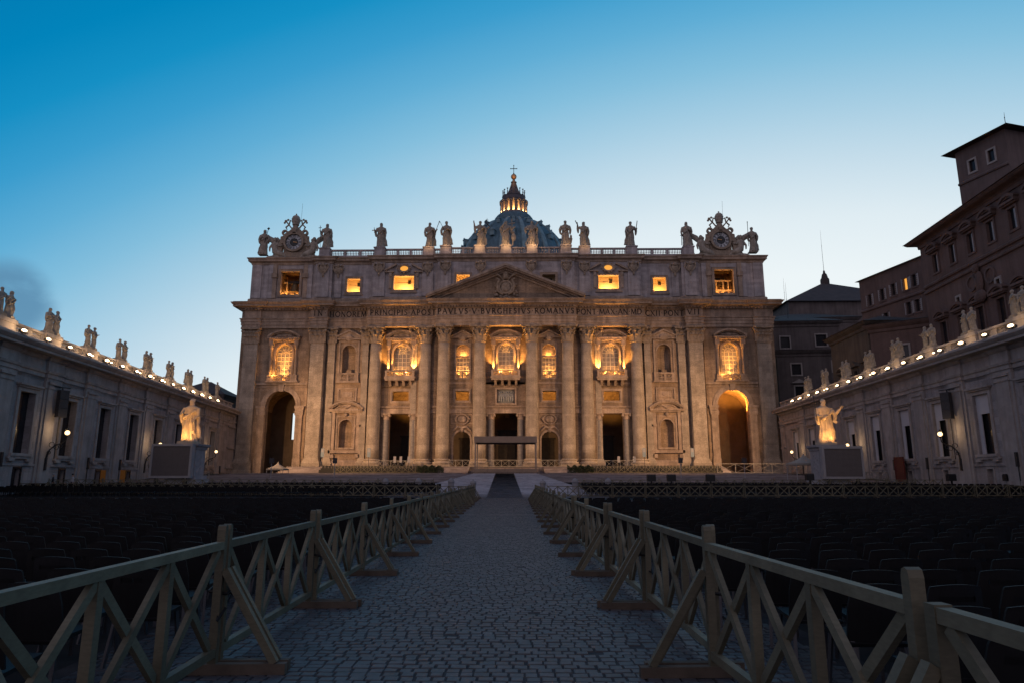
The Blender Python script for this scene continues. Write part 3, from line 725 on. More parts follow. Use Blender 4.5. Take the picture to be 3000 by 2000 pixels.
def grand_window(u, y, zb, zt, balcony, hw=1.75):
    mb = MB(); cz = zt-hw
    mb.ring(u, cz, hw, hw+.42, y-.22, y+.02, n=20); mb.box(u-hw-.42, u-hw, y-.22, y+.02, zb, cz); mb.box(u+hw, u+hw+.42, y-.22, y+.02, zb, cz)
    mb.ball((u, y-.4, zt+.35), (.36, .3, .42), 8, 6)
    for s in (-1, 1):
        mb.lathe([(.36, zb), (.36, zb+.3), (.3, zb+.4), (.27, 29.0), (.36, 29.1), (.42, 29.55), (.46, 29.8)], u+s*(hw+.95), y-.5, 12)
        a, b = sorted((u+s*(hw+.5), u+s*(hw+1.42))); mb.box(a, b, y-.95, y, 29.8, 30.9); mb.box(a, b, y-.08, y, zb, 29.8); mb.box(a, b, y-.9, y, zb-.2, zb+.02)
    mb.box(u-hw-.5, u+hw+.5, y-.45, y, 30.55, 30.95); mb.box(u-hw-1.5, u+hw+1.5, y-1.05, y, 30.9, 31.2)
    seg_ped(mb, u, hw+1.6, 31.5, 1.25, y, 1.25); mb.prism([(u-2.6, 31.5), (u+2.6, 31.5), (u+1.6, 32.3), (u, 32.6), (u-1.6, 32.3)], y-.3, y)
    for s in (-1, 0, 1): mb.ball((u+s*1.2, y-.42, 31.95), (.6, .22, .28), 8, 5)
    w = mb.build('window', 'trim', B)
    pane_grid(u, hw, zb, zt, y+.85, True, 4, w)
    b = MB()
    if balcony:
        h = hw+1.35; yf = y-2.0
        b.box(u-h-.15, u+h+.15, yf-.15, y, 22.55, 22.95); b.box(u-h, u+h, yf, y, 22.2, 22.55); b.box(u-h-.05, u+h+.05, yf-.02, y, 24.05, 24.3)
        b.box(u-h, u+h, yf, yf+.35, 22.95, 23.2)
        for s in (-1, 1): 
            a, c = sorted((u+s*h, u+s*(h-.45))); b.box(a, c, yf, y, 23.2, 24.05)
            a, c = sorted((u+s*.85, u+s*1.2)); b.box(a, c, yf, yf+.35, 23.2, 24.05)
        for a, c in ((-h+.45, -1.2), (-.85, .85), (1.2, h-.45)): balusters(b, u+a, u+c, 23.2, 24.05, yf+.18, 5, .11)
        for k in (-1.5, -.5, .5, 1.5): b.prismx([(yf+.2, 22.2), (y, 22.2), (y, 21.1), (y-.5, 21.2), (y-1.2, 21.75)], u+k*1.45-.25, u+k*1.45+.25)
        b.build('balcony', 'trim', w)
        for s in (-1, 1):
            light("balcony_lamp", 'SPOT', (FX+u+s*1.1, FY+y-1.45, 23.6), 7600, AMBER, .1, (FX+u+s*.9, FY+y+.6, 30.5), 74, .7)
            light("balcony_lamp", 'SPOT', (FX+u+s*2.7, FY+y-1.3, 24.4), 4800, AMBER, .1, (FX+u+s*2.9, FY+y-.3, 32), 80, .7)
            light("balcony_lamp", 'POINT', (FX+u+s*1.2, FY+y+.35, zb+.25), 260, AMBER, .08); light("balcony_lamp", 'POINT', (FX+u+s*.9, FY+y-1.2, 23.45), 110, AMBER, .08)
    else:
        h = hw+1.4
        b.box(u-h-.3, u+h+.3, y-.9, y, 21.9, 22.25)
        for s in (-1, 1): a, c = sorted((u+s*(h), u+s*(hw+.1))); b.box(a, c, y-.8, y, 22.25, zb+.2)
        b.box(u-hw-.1, u+hw+.1, y-.75, y-.45, zb+.0, zb+.22); b.box(u-.15, u+.15, y-.75, y-.45, 22.25, zb); balusters(b, u-hw, u-.2, 22.25, zb, y-.6, 5, .11); balusters(b, u+.2, u+hw, 22.25, zb, y-.6, 5, .11)
        b.build('balcony', 'trim', w)
        light("balcony_lamp", 'SPOT', (FX+u, FY+y-.25, 23.75), 1400, AMBER, .1, (FX+u, FY+y+.8, 29.5), 84, .7); light("balcony_lamp", 'POINT', (FX+u, FY+y+.3, 23.6), 210, AMBER, .1); light("balcony_lamp", 'SPOT', (FX+u, FY+y-1.5, 24.2), 2200, AMBER, .1, (FX+u, FY+y-.3, 32), 90, .7)
        light("balcony_lamp", 'POINT', (FX+u, FY+y-.2, 22.5), 90, AMBER, .08)
        light("balcony_lamp", 'POINT', (FX+u-hw-.1, FY+y-1.15, 23.6), 170, AMBER, .08)
grand_window(0, 1.6, 23.9, 30.2, True, 1.67)
def f(sg):
    grand_window(sg*22.4, 2.2, 23.7, 30.1, True); grand_window(sg*47.6, 1.5, 23.3, 30.2, False)
    u = sg*9.2; y = 1.6; mb = MB()                    # narrow side window
    mouldrect(mb, u-1.42, u+1.42, 22.9, 30.0, y, .35, .2); mb.box(u-1.1, u+1.1, y-.3, y, 30.4, 30.9)
    mb.prism([(u-2.6, 31.4), (u+2.6, 31.4), (u, 32.75)], y-.5, y); mb.prism([(u-2.9, 31.3), (u-2.9, 31.55), (u, 33.1), (u+2.9, 31.55), (u+2.9, 31.3), (u, 32.75)], y-.8, y)
    mb.ball((u, y-.5, 31.3), (.8, .3, .55), 8, 6)
    w = mb.build('window', 'trim', B); pane_grid(u, 1.42, 22.9, 27.3, y+.85, False, 4, w)
    b = MB(); b.box(u-1.42, u+1.42, y-.15, y+.3, 24.15, 24.4)
    b.box(u-.16, u+.16, y-.1, y+.2, 22.9, 24.15); balusters(b, u-1.42, u-.2, 22.9, 24.15, y+.05, 4, .11); balusters(b, u+.2, u+1.42, 22.9, 24.15, y+.05, 4, .11)
    b.build('balcony', 'trim', w); b = MB(); b.box(u-1.42, u+1.42, y+.1, y+.95, 27.3, 27.65)
    b.add([(u-1.42, y+.95, 27.6), (u+1.42, y+.95, 27.6), (u+1.42, y+.95, 30.1), (u-1.42, y+.95, 30.1)], [(0, 1, 2, 3)]); b.build('lunette', 'trim', w)
    for s in (-1, 1): light("window_lamp", 'SPOT', (FX+u+s*.9, FY+y+.3, 23.3), 1100, AMBER, .08, (FX+u+s*.7, FY+y+.8, 29), 90, .7)
    light("window_lamp", 'POINT', (FX+u, FY+y+.5, 23.3), 90, AMBER, .08)
    light("window_lamp", 'POINT', (FX+u, FY+y+.45, 27.9), 220, AMBER, .08)
    # mezzanine openings
    for uu, yy, hw in ((9.2, 1.6, 1.42), (22.4, 2.2, 1.72)):
        m = MB(); mouldrect(m, sg*uu-hw, sg*uu+hw, 18.05, 20.08, yy, .5, .16); mouldrect(m, sg*uu-hw-.2, sg*uu+hw+.2, 17.85, 20.28, yy, .12, .28); m.build('mezzanine_frame', 'trim', B)
    # arched portal with medallion
    m = MB(); m.ring(u, 9.85, 1.75, 2.15, y-.2, y, n=18); m.box(u-2.15, u-1.75, y-.2, y, 4.1, 9.85); m.box(u+1.75, u+2.15, y-.2, y, 4.1, 9.85)
    m.ball((u, y-.25, 11.9), (.4, .3, .55), 8, 6); m.tube([(u-1.9, y-.2, 11.7), (u-1.0, y-.3, 12.5), (u, y-.3, 12.3), (u+1.0, y-.3, 12.5), (u+1.9, y-.2, 11.7)], [.14, .25, .2, .25, .14], 6)
    mouldrect(m, u-2.1, u+2.1, 13.3, 15.0, y, .15, .1); m.ball((u, y-.15, 14.1), (1.0, .3, .75), 12, 8); m.ring(u, 14.1, .95, 1.15, y-.3, y, 0, 2*pi, 18, 1.25)
    for t in (-1, 1): m.tube([(u+t*1.3, y-.15, 13.6), (u+t*1.6, y-.2, 14.2), (u+t*1.25, y-.2, 14.7)], [.1, .16, .1], 6)
    m.build('portal_surround', 'trim', B)
    # niche bay
    u = sg*33.7; y = 1.8
    for z0, z1, hw in ((24.0, 30.0, 1.42), (8.3, 14.1, 1.35)):
        k = 10; n = MB()
        for i in range(k):
            a, b_ = pi*i/k, pi*(i+1)/k; xa, ya, xb, yb = u-hw*cos(a), y+.45+hw*sin(a)*.95, u-hw*cos(b_), y+.45+hw*sin(b_)*.95
            n.add([(xa, ya, z0), (xb, yb, z0), (xb, yb, z1-hw), (xa, ya, z1-hw)], [(0, 1, 2, 3)])
            for j in range(5):
                p0, p1 = pi/2*j/5, pi/2*(j+1)/5
                q = lambda a_, p_: (u-hw*cos(a_)*cos(p_), y+.45+hw*sin(a_)*.95*cos(p_), z1-hw+hw*sin(p_))
                n.add([q(a, p0), q(b_, p0), q(b_, p1), q(a, p1)], [(0, 1, 2, 3)])
        n.add([(u-hw, y, z0), (u+hw, y, z0), (u+hw, y+2, z0), (u-hw, y+2, z0)], [(0, 1, 2, 3)])
        if z0 > 20: n.box(u-.55, u+.55, y+.5, y+1.2, 24.0, 24.7)
        n.build('niche', 'stone', B)
    m = MB(); mouldrect(m, u-1.9, u+1.9, 23.9, 30.6, y, .35, .22); m.ring(u, 28.58, 1.42, 1.65, y-.12, y, n=16)
    m.prism([(u-2.9, 31.5), (u+2.9, 31.5), (u, 32.9)], y-.4, y); m.prism([(u-3.2, 31.35), (u-3.2, 31.65), (u, 33.25), (u+3.2, 31.65), (u+3.2, 31.35), (u, 32.9)], y-.75, y); m.box(u-2.9, u+2.9, y-.6, y, 31.1, 31.4)
    m.ball((u, y-.5, 31.6), (.9, .3, .5), 8, 6); m.tube([(u-1.3, y-.4, 31.3), (u, y-.5, 31.0), (u+1.3, y-.4, 31.3)], [.12, .25, .12], 6)
    m.box(u-2.5, u+2.5, y-.7, y, 21.85, 22.2); m.box(u-2.35, u+2.35, y-.6, y-.1, 23.65, 23.95)
    for a, b_ in ((-2.3, -1.4), (-.2, .2), (1.4, 2.3)): m.box(u+a, u+b_, y-.5, y, 22.2, 23.65)
    balusters(m, u-1.4, u-.2, 22.2, 23.65, y-.35, 5, .1); balusters(m, u+.2, u+1.4, 22.2, 23.65, y-.35, 5, .1)
    m.build('niche_surround', 'trim', B)
    m = MB(); mouldrect(m, u-1.75, u+1.75, 18.3, 20.5, y, .3, .25); mouldrect(m, u-1.45, u+1.45, 18.55, 20.25, y, .12, .12); m.box(u-1.1, u+1.1, y-.1, y, 18.8, 20.0); m.ball((u, y-.1, 19.4), (.75, .14, .5), 10, 6)
    m.build('square_panel', 'trim', B)
    m = MB(); mouldrect(m, u-1.75, u+1.75, 8.2, 14.6, y, .3, .18); m.ring(u, 12.75, 1.35, 1.55, y-.12, y, n=16)
    for s in (-1, 1):
        a, b_ = sorted((u+s*2.25, u+s*3.2)); m.box(a, b_, y-.35, y, 7.7, 15.6); m.box(a-.1, b_+.1, y-.5, y, 12.6, 13.0); m.box(a, b_, y-.5, y, 6.1, 6.9)
    m.box(u-3.4, u+3.4, y-.55, y, 7.1, 7.7); m.box(u-3.4, u+3.4, y-.55, y, 15.5, 15.9); seg_ped(m, u, 3.5, 16.2, 1.45, y, .95)
    m.prism([(u-2.6, 16.2), (u+2.6, 16.2), (u+1.6, 17.1), (u, 17.4), (u-1.6, 17.1)], y-.25, y)
    m.tube([(u-2.0, y-.3, 16.5), (u-1, y-.4, 17.0), (u, y-.4, 16.5), (u+1, y-.4, 17.0), (u+2.0, y-.3, 16.5)], [.1, .2, .25, .2, .1], 6); m.ball((u, y-.4, 15.1), (.4, .3, .4), 8, 6)
    m.build('aedicule', 'trim', B)
mir(f)
# small grey granite columns beside the doors
ic = MB(); ic.lathe([(.85, 4.1), (.85, 4.5), (.75, 4.6), (.78, 4.8), (.68, 4.95), (.66, 9), (.6, 14.0), (.6, 14.05)], n=18); ic_me = ic.mesh('door_column', 'granite', False)
cc = MB(); cc.lathe([(.6, 14.0), (.7, 14.1), (.66, 14.25), (.72, 14.9), (.9, 15.1)], n=16); cc.box(-.9, .9, -.9, .9, 15.1, 15.35)
for s in (-1, 1):
    cc.tube([(s*.75, -.8, 14.9), (s*.75, .8, 14.9)], .25, 8)
cc_me = cc.mesh('door_capital', 'trim')
for u, y, h in ((0, 2.0, 3.15), (-22.4, 2.5, 2.9), (22.4, 2.5, 2.9)):
    for s in (-1, 1): o = obj('door_column', ic_me, B, (u+s*h, y-.45, 0)); obj('capital', cc_me, o)
# relief over the middle door
mb = MB(); mb.box(-1.9, 1.9, 2.0, 2.2, 17.5, 20.4)
for k, x in enumerate((-1.45, -.95, -.45, .1, .55, 1.05, 1.5)):
    h = random.uniform(.85, 1.1); mb.ball((x, 1.95, 18.6), (.2, .2, .85*h), 8, 7); mb.ball((x+.03, 1.88, 19.7*1.0+.12*h), (.17, .17, .2), 8, 6); mb.tube([(x-.15, 1.9, 19.3), (x-.3, 1.85, 18.9), (x+.05, 1.8, 18.7)], .08, 6)
rl = mb.build('relief', 'relief', B, True)
mb = MB(); mouldrect(mb, -1.9, 1.9, 17.5, 20.4, 1.6, .35, .2); mb.build('frame', 'trim', rl)

# ---- attic storey
AP = [(-56.4, 20), (-56.4, 2.5), (-42, 2.5), (-42, 1.7), (-38.3, 1.7), (-38.3, 2.5), (-29.4, 2.5), (-29.4, 1.3), (-14.9, 1.3), (-14.9, .5)]
AZ0, AZ1 = 39.1, 48.3
mb = MB()
BELL = (41.4, 46.7)
mb.wall(-14.9, 14.9, AZ0, AZ1, .5, [(-9.3-1.42, -9.3+1.42, 42.0, 45.2, 0), (9.3-1.42, 9.3+1.42, 42.0, 45.2, 0)], .5)
def f(sg):
    for a, b, y, ops in ((14.9, 29.4, 1.3, [(22.3-2.2, 22.3+2.2, 42.1, 45.2, 0)]), (29.4, 38.3, 2.5, [(33.6-1.42, 33.6+1.42, 41.95, 45.0, 0)]), (38.3, 42, 1.7, []), (42, 56.4, 2.5, [(47.7-2.1, 47.7+2.1, BELL[0], BELL[1], 0)])):
        xa, xb = sorted((sg*a, sg*b)); o2 = [(*sorted((sg*o[0], sg*o[1])), o[2], o[3], 0) for o in ops]
        mb.wall(xa, xb, AZ0, AZ1, y, o2, .6)
    for u, ya, yb in ((14.9, .5, 1.3), (29.4, 1.3, 2.5), (38.3, 1.7, 2.5), (42, 1.7, 2.5)):
        mb.add([(sg*u, ya, AZ0), (sg*u, yb, AZ0), (sg*u, yb, AZ1), (sg*u, ya, AZ1)], [(0, 1, 2, 3)])
    x = sg*56.4; mb.add([(x, 2.5, AZ0), (x, 22, AZ0), (x, 22, AZ1), (x, 2.5, AZ1)], [(0, 1, 2, 3)])
mir(f)
at = mb.build('attic', 'attic', B)
APS = sym(AP)
aprf = [(0, 48.2), (.15, 48.3), (.2, 48.7), (.3, 48.75), (.75, 48.95), (.75, 49.3), (.95, 49.55), (1.0, 49.75), (-18, 49.9)]
m2 = MB().mould(APS, aprf); m2.mould(APS, [(.0, 39.1), (.35, 39.1), (.35, 40.3), (.2, 40.5), (0, 40.6)])
m2.build('attic_cornice', 'trim', B)
hd = MB()
def cherub(mb, u, y):                                  # small shield with a head and wings
    mb.ball((u, y-.2, 47.0), (.85, .35, .95), 10, 8); mb.ball((u, y-.45, 47.75), (.42, .36, .46), 9, 7)
    for t in (-1, 1): mb.tube([(u+t*.4, y-.3, 47.6), (u+t*1.0, y-.3, 47.9), (u+t*1.1, y-.25, 47.2), (u+t*.8, y-.25, 46.5), (u, y-.25, 45.7)], [.18, .26, .2, .18, .12], 6)
    mb.ball((u, y-.2, 45.5), (.25, .2, .5), 7, 6)
def yat(u):
    u = abs(u); return .5 if u < 14.9 else 1.3 if u < 29.4 else 1.7 if 38.3 < u < 42 else 2.5
def f(sg):
    for u, w in ((5.5, 2.3), (13.15, 2.4), (17.1, 2.4), (27.75, 2.5), (40.15, 2.5), (37.0, 1.5)):
        y = yat(u); m = MB(); m.box(sg*u-w/2, sg*u+w/2, y-.4, y+.05, 40.6, 48.2); o = m.build('attic_pilaster', 'attic', B)
        c = MB(); cherub(c, sg*u, y-.4); c.build('carved_head', 'carved', o)
    for u, w in ((43.6, 1.6), (51.8, 1.6), (55.2, 2.2)):
        m = MB(); m.box(sg*u-w/2, sg*u+w/2, 2.2, 2.55, 40.6, 48.2); m.build('attic_pilaster', 'attic', B)
mir(f)
def lit_room(u, hw, z0, z1, y, power, d=2.6, lit=True):
    m = MB(); x0, x1, za, zb = u-hw-.5, u+hw+.5, z0-.6, z1+.5
    m.add([(x0, y+d, za), (x1, y+d, za), (x1, y+d, zb), (x0, y+d, zb)], [(0, 1, 2, 3)])
    for x in (x0, x1): m.add([(x, y+.61, za), (x, y+d, za), (x, y+d, zb), (x, y+.61, zb)], [(0, 1, 2, 3)])
    for z in (za, zb): m.add([(x0, y+.61, z), (x1, y+.61, z), (x1, y+d, z), (x0, y+d, z)], [(0, 1, 2, 3)])
    m.box(x0, x1, y+d-.06, y+d-.01, z0+(z1-z0)*.72, z0+(z1-z0)*.735)
    o = m.build('lit_recess', 'room', at)
    v = MB(); vx = u+hw*.35; v.box(vx-.32, vx+.32, y+d-.12, y+d-.02, z1-1.05, z1-.2); v.build('vent', 'black', o)
    if lit: light("recess_lamp", 'POINT', (FX+u, FY+y+d*.62, z0-.25), power, (1, .48, .115), .15)
def f(sg):
    for u, hw, z0, z1, kind in ((9.3, 1.42, 42.0, 45.2, 0), (22.3, 2.2, 42.1, 45.2, 1), (33.6, 1.42, 41.95, 45.0, 0)):
        y = yat(u); uu = sg*u; m = MB(); mouldrect(m, uu-hw, uu+hw, z0, z1, y, .38, .2); mouldrect(m, uu-hw-.35, uu+hw+.35, z0-.35, z1+.35, y, .12, .28); m.box(uu-hw-.7, uu+hw+.7, y-.35, y, z0-.75, z0-.48)
        if kind:
            m.prism([(uu-4.3, 46.2), (uu-4.3, 46.55), (uu-1.7, 48.05), (uu-1.6, 47.6)], y-.7, y); m.prism([(uu+1.6, 47.6), (uu+1.7, 48.05), (uu+4.3, 46.55), (uu+4.3, 46.2)], y-.7, y)
            m.box(uu-4.2, uu-2.2, y-.6, y, 45.95, 46.25); m.box(uu+2.2, uu+4.2, y-.6, y, 45.95, 46.25)
            m.ring(uu, 46.85, .62, .95, y-.5, y, 0, 2*pi, 22, 1.45); 
            for k in range(12): a = 2*pi*k/12; m.ball((uu+1.42*cos(a), y-.45, 46.85+.98*sin(a)), (.22, .16, .2), 6, 5)
            for s in (-1, 1): m.box(uu+s*2.95-.3, uu+s*2.95+.3, y-.4, y, 42.3, 46.0); m.ball((uu+s*2.95, y-.4, 45.3), (.35, .25, .5), 7, 6)
            g = MB(); g.add([(uu+.9*cos(2*pi*i/20), y-.12, 46.85+.6*sin(2*pi*i/20)) for i in range(20)], [tuple(range(20))])
        w = m.build('attic_window', 'trim', B)
        if kind: g.build('lit_oval', 'litwin', w)
        lit_room(uu, hw, z0, z1, y, 900 if not kind else 1500, lit=not (sg > 0 and u < 10))
    # belfry opening
    u = sg*47.7; m = MB(); mouldrect(m, u-2.1, u+2.1, BELL[0], BELL[1], 2.5, .4, .25); mouldrect(m, u-2.5, u+2.5, BELL[0]-.4, BELL[1]+.4, 2.5, .14, .34)
    for s in (-1, 1):
        m.box(u+s*3.4-.45, u+s*3.4+.45, 2.1, 2.5, 40.6, 48.2); m.box(u+s*3.4-.6, u+s*3.4+.6, 1.8, 2.5, 45.2, 46.2)
    m.build('belfry_window', 'trim', B)
    r = MB(); d = 7.0
    r.add([(u-3.2, 2.5+d, 40), (u+3.2, 2.5+d, 40), (u+3.2, 2.5+d, 48), (u-3.2, 2.5+d, 48)], [(0, 1, 2, 3)])
    for x in (u-3.2, u+3.2): r.add([(x, 3.11, 40), (x, 2.5+d, 40), (x, 2.5+d, 48), (x, 3.11, 48)], [(0, 1, 2, 3)])
    for z in (40.6, 47.8): r.add([(u-3.2, 3.11, z), (u+3.2, 3.11, z), (u+3.2, 2.5+d, z), (u-3.2, 2.5+d, z)], [(0, 1, 2, 3)])
    r.build('belfry_room', 'stone', at)
    fr = MB()
    for x in (-1.9, -.75, .75, 1.9): fr.bar((u+x, 6.0, 40.6), (u+x, 6.0, 45.0), .22, .22)
    fr.bar((u-2.6, 6.0, 43.0), (u+2.6, 6.0, 43.0), .25, .3); fr.bar((u-2.6, 6.0, 45.2), (u+2.6, 6.0, 45.2), .25, .3)
    fr.bar((u-.7, 5.9, 40.7), (u+.7, 5.9, 43), .16, .2); fr.bar((u+.7, 5.85, 40.7), (u-.7, 5.85, 43), .16, .2); fr.box(u-2.2, u+2.2, 3.4, 3.5, 42.0, 42.08)
    fr.build('bell_frame', 'room', at)
    light("belfry_lamp", 'POINT', (FX+u-1.6, FY+4.3, 41.0), 600, AMBER, .12); light("belfry_lamp", 'POINT', (FX+u+1.7, FY+4.3, 41.0), 420, AMBER, .12)
mir(f)
bell = thing('bell', 'big dark bronze bell hanging in the belfry opening under the left clock', 'bell', (FX-47.4, FY+4.9, 44.6))
mb = MB(); mb.lathe([(.05, .05), (.55, 0), (.72, -.3), (.85, -.9), (1.05, -1.5), (1.35, -1.95), (1.42, -2.1), (1.3, -2.1)], n=22); mb.build('body', 'bronze', bell, True)
mb = MB(); mb.box(-1.6, 1.6, -.2, .2, .05, .6); mb.build('headstock', 'iron', bell); MB().lathe([(.06, -1.0), (.08, -2.0), (.22, -2.3), (.15, -2.5)], n=8).build('clapper', 'iron', bell)
bell2 = thing('bell', 'small dim bell hanging in the belfry opening under the right clock', 'bell', (FX+47.7, FY+6.6, 45.6))
mb = MB(); mb.lathe([(.05, .05), (.4, 0), (.5, -.3), (.6, -.9), (.8, -1.35), (.95, -1.5), (.88, -1.5)], n=18); mb.build('body', 'bronze', bell2, True)
mb = MB(); mb.box(-1.2, 1.2, -.15, .15, .05, .4); mb.build('headstock', 'iron', bell2)

# ---- roof balustrade and statue pedestals
STAT_U = [-54.5, -40.2, -27.9, -17.1, -13.2, -5.75, 0, 5.7, 13.1, 17.25, 27.6, 40.1, 54.7]
for u in STAT_U:
    if abs(u) > 50: continue
    m = MB(); y = yat(u); m.box(u-1.15, u+1.15, y-.35, y+1.9, 49.85, 51.6); m.box(u-1.3, u+1.3, y-.5, y+2.0, 51.6, 51.85); m.box(u-1.25, u+1.25, y-.45, y+2.0, 49.85, 50.1)
    m.build('statue_pedestal', 'attic', B)
seq = [u for u in STAT_U if abs(u) < 50]
for a, b in zip(seq[:-1], seq[1:]):
    y = max(yat(a), yat(b)); m = MB(); x0, x1 = a+1.15, b-1.15; yy = y+.2
    m.box(x0, x1, yy-.1, yy+.5, 51.25, 51.55); m.box(x0, x1, yy-.1, yy+.5, 49.85, 50.15)
    n = max(1, round((x1-x0)/3.0)); die = .55
    for k in range(n):
        s0, s1 = x0+(x1-x0)*k/n, x0+(x1-x0)*(k+1)/n; m.box(s0, s0+die/2, yy, yy+.4, 50.15, 51.25); m.box(s1-die/2, s1, yy, yy+.4, 50.15, 51.25)
        balusters(m, s0+die/2, s1-die/2, 50.15, 51.25, yy+.2, max(2, int((s1-s0-die)/.34)), .115)
    m.build('balustrade', 'attic', B)

# ---- dome and lantern
DX, DY = 0.0, 137.0
ds = 1.0
prof = [(26.0, 70), (25.9, 78), (25.3, 84), (24.1, 90), (22.3, 95.6), (19.9, 100.2), (16.9, 103.9), (13.6, 106.6), (10.4, 108.6), (8.2, 109.6)]
dome = MB().lathe(prof, DX, DY, 64).build('dome', 'lead', B, True)
rib = []
for k in range(16):
    m = MB(); a = 2*pi*(k+.5)/16
    for (r0, z0), (r1, z1) in zip(prof[:-1], prof[1:]):
        w0, w1 = .035*r0+.25, .035*r1+.25
        def q(r, z, w, o): return (DX+(r+o)*cos(a)-w*sin(a), DY+(r+o)*sin(a)+w*cos(a), z+o*.5)
        m.add([q(r0, z0, -w0, 0), q(r0, z0, -w0*.8, .55), q(r0, z0, w0*.8, .55), q(r0, z0, w0, 0), q(r1, z1, -w1, 0), q(r1, z1, -w1*.8, .55), q(r1, z1, w1*.8, .55), q(r1, z1, w1, 0)], [(0, 1, 5, 4), (1, 2, 6, 5), (2, 3, 7, 6)])
    if sin(a) < .5: m.build('rib', 'lead_rib', dome)
for k in range(16):
    a = 2*pi*k/16
    if sin(a) > .3: continue
    for r, z, s in ((21.4, 98.4, 1.0), (15.6, 105.6, .75)):
        m = MB(); cx, cy = DX+r*cos(a), DY+r*sin(a)
        m.m = Matrix.Translation((cx, cy, z)) @ Matrix.Rotation(a+pi/2, 4, 'Z')
        m.box(-.9*s, .9*s, -1.0*s, 1.2*s, -1.2*s, .9*s); m.prism([(-1.3*s, .9*s), (1.3*s, .9*s), (0, 1.7*s)], -1.2*s, 1.2*s); m.ball((0, -.9*s, 1.5*s), (.5*s, .3*s, .5*s), 7, 5)
        m.build('dormer', 'lead_rib', dome)
m = MB().lathe([(8.2, 109.0), (8.3, 109.4), (8.3, 109.7), (6.9, 110.0), (6.6, 112.8), (6.1, 113.3), (6.1, 113.9)], DX, DY, 40)
lan = m.build('lantern', 'lantern', B)
m = MB()
m.lathe([(8.2, 108.4), (8.55, 109.8), (8.3, 111.4), (7.4, 112.6), (6.3, 113.1)], DX, DY, 40); m.build('gallery_screen', 'lead', lan)
MB().lathe([(4.0, 113.8), (4.0, 119.3)], DX, DY, 32).build('lantern_core', 'room', lan)
for k in range(16):
    a = 2*pi*(k+.5)/16; m = MB(); 
    m.m = Matrix.Translation((DX, DY, 0)) @ Matrix.Rotation(a, 4, 'Z')
    m.box(4.6, 5.35, -.2, .2, 113.9, 119.0)
    for t in (-.42, .42): m.lathe([(.36, 113.9), (.3, 114.2), (.26, 118.2), (.4, 118.6)], 5.6, t, 8)
    m.box(5.1, 6.15, -.75, .75, 118.55, 119.05)
    m.build('lantern_column', 'lantern', lan)
m = MB().lathe([(4.0, 119.0), (6.0, 119.05), (6.25, 119.5), (5.6, 119.7), (4.95, 119.9), (4.95, 121.5), (5.15, 121.8), (4.6, 122.0), (3.0, 122.6), (2.6, 123.4), (2.0, 124.8), (1.45, 126.4), (1.0, 127.9), (.85, 128.6), (1.25, 128.7), (1.3, 129.0), (.75, 129.2), (.55, 130.1), (.35, 130.4)], DX, DY, 32)
m.build('spire', 'spire', lan)
for k in range(16):
    a = 2*pi*(k+.5)/16; x, y = DX+4.75*cos(a), DY+4.75*sin(a)
    m = MB().lathe([(.35, 121.7), (.3, 122.4), (.16, 122.6), (.28, 123.2), (.14, 123.6), (.14, 124.2), (.4, 124.5), (.4, 124.62), (.05, 124.8)], x, y, 7)
    r2 = 2.9
    m.tube([(DX+2.9*cos(a), DY+2.9*sin(a), 122.7), (DX+1.95*cos(a), DY+1.95*sin(a), 125.2), (DX+1.0*cos(a), DY+1.0*sin(a), 128.4)], [.22, .16, .1], 5)
    m.build('candelabrum', 'spire', lan)
for k in range(16):
    a = 2*pi*k/16
    if sin(a) < .45: light("lantern_lamp", 'POINT', (FX+DX+5.0*cos(a), FY+DY+5.0*sin(a), 114.2), 1000, (1, .55, .22), .12)
MB().ball((DX, DY, 131.55), 1.28, 20, 12).build('orb', 'gilt', lan, True)
m = MB(); m.box(DX-.12, DX+.12, DY-.12, DY+.12, 132.7, 136.9); m.box(DX-1.35, DX+1.35, DY-.11, DY+.11, 135.25, 135.5)
for x, z in ((0, 136.9), (-1.35, 135.38), (1.35, 135.38)): m.ball((DX+x, DY, z), (.26, .16, .26), 7, 5)
m.lathe([(.5, 132.6), (.3, 133.0), (.2, 133.4)], DX, DY, 8); m.build('cross', 'iron', lan)
light("orb_lamp", 'POINT', (FX, FY+DY-3.0, 129.2), 200, (1, .5, .2), .1)
# ================================================================ statues
def remesh(mb, name, m, vox, smooth_it=1):
    me = mb.mesh(name, m); o = bpy.data.objects.new(name, me); COL.objects.link(o)
    r = o.modifiers.new('r', 'REMESH'); r.mode = 'VOXEL'; r.voxel_size = vox; r.use_smooth_shade = True
    s = o.modifiers.new('s', 'SMOOTH'); s.iterations = smooth_it; s.factor = .5
    dg = bpy.context.evaluated_depsgraph_get(); ev = o.evaluated_get(dg)
    out = bpy.data.meshes.new_from_object(ev); out.name = name
    bpy.data.objects.remove(o); bpy.data.meshes.remove(me)
    if not out.materials: out.materials.append(M[m])
    return out
REST = ((.185, -.02, .62), (.15, -.10, .52)); CHEST = ((.19, -.03, .62), (.05, -.14, .66)); UP = ((.23, -.04, .72), (.25, -.07, .92))
OUT = ((.22, -.04, .66), (.31, -.10, .70)); HOLD = ((.19, -.06, .61), (.20, -.17, .64)); LOW = ((.19, 0, .60), (.20, -.06, .46)); WAVE = ((.21, -.02, .70), (.235, -.06, .93))
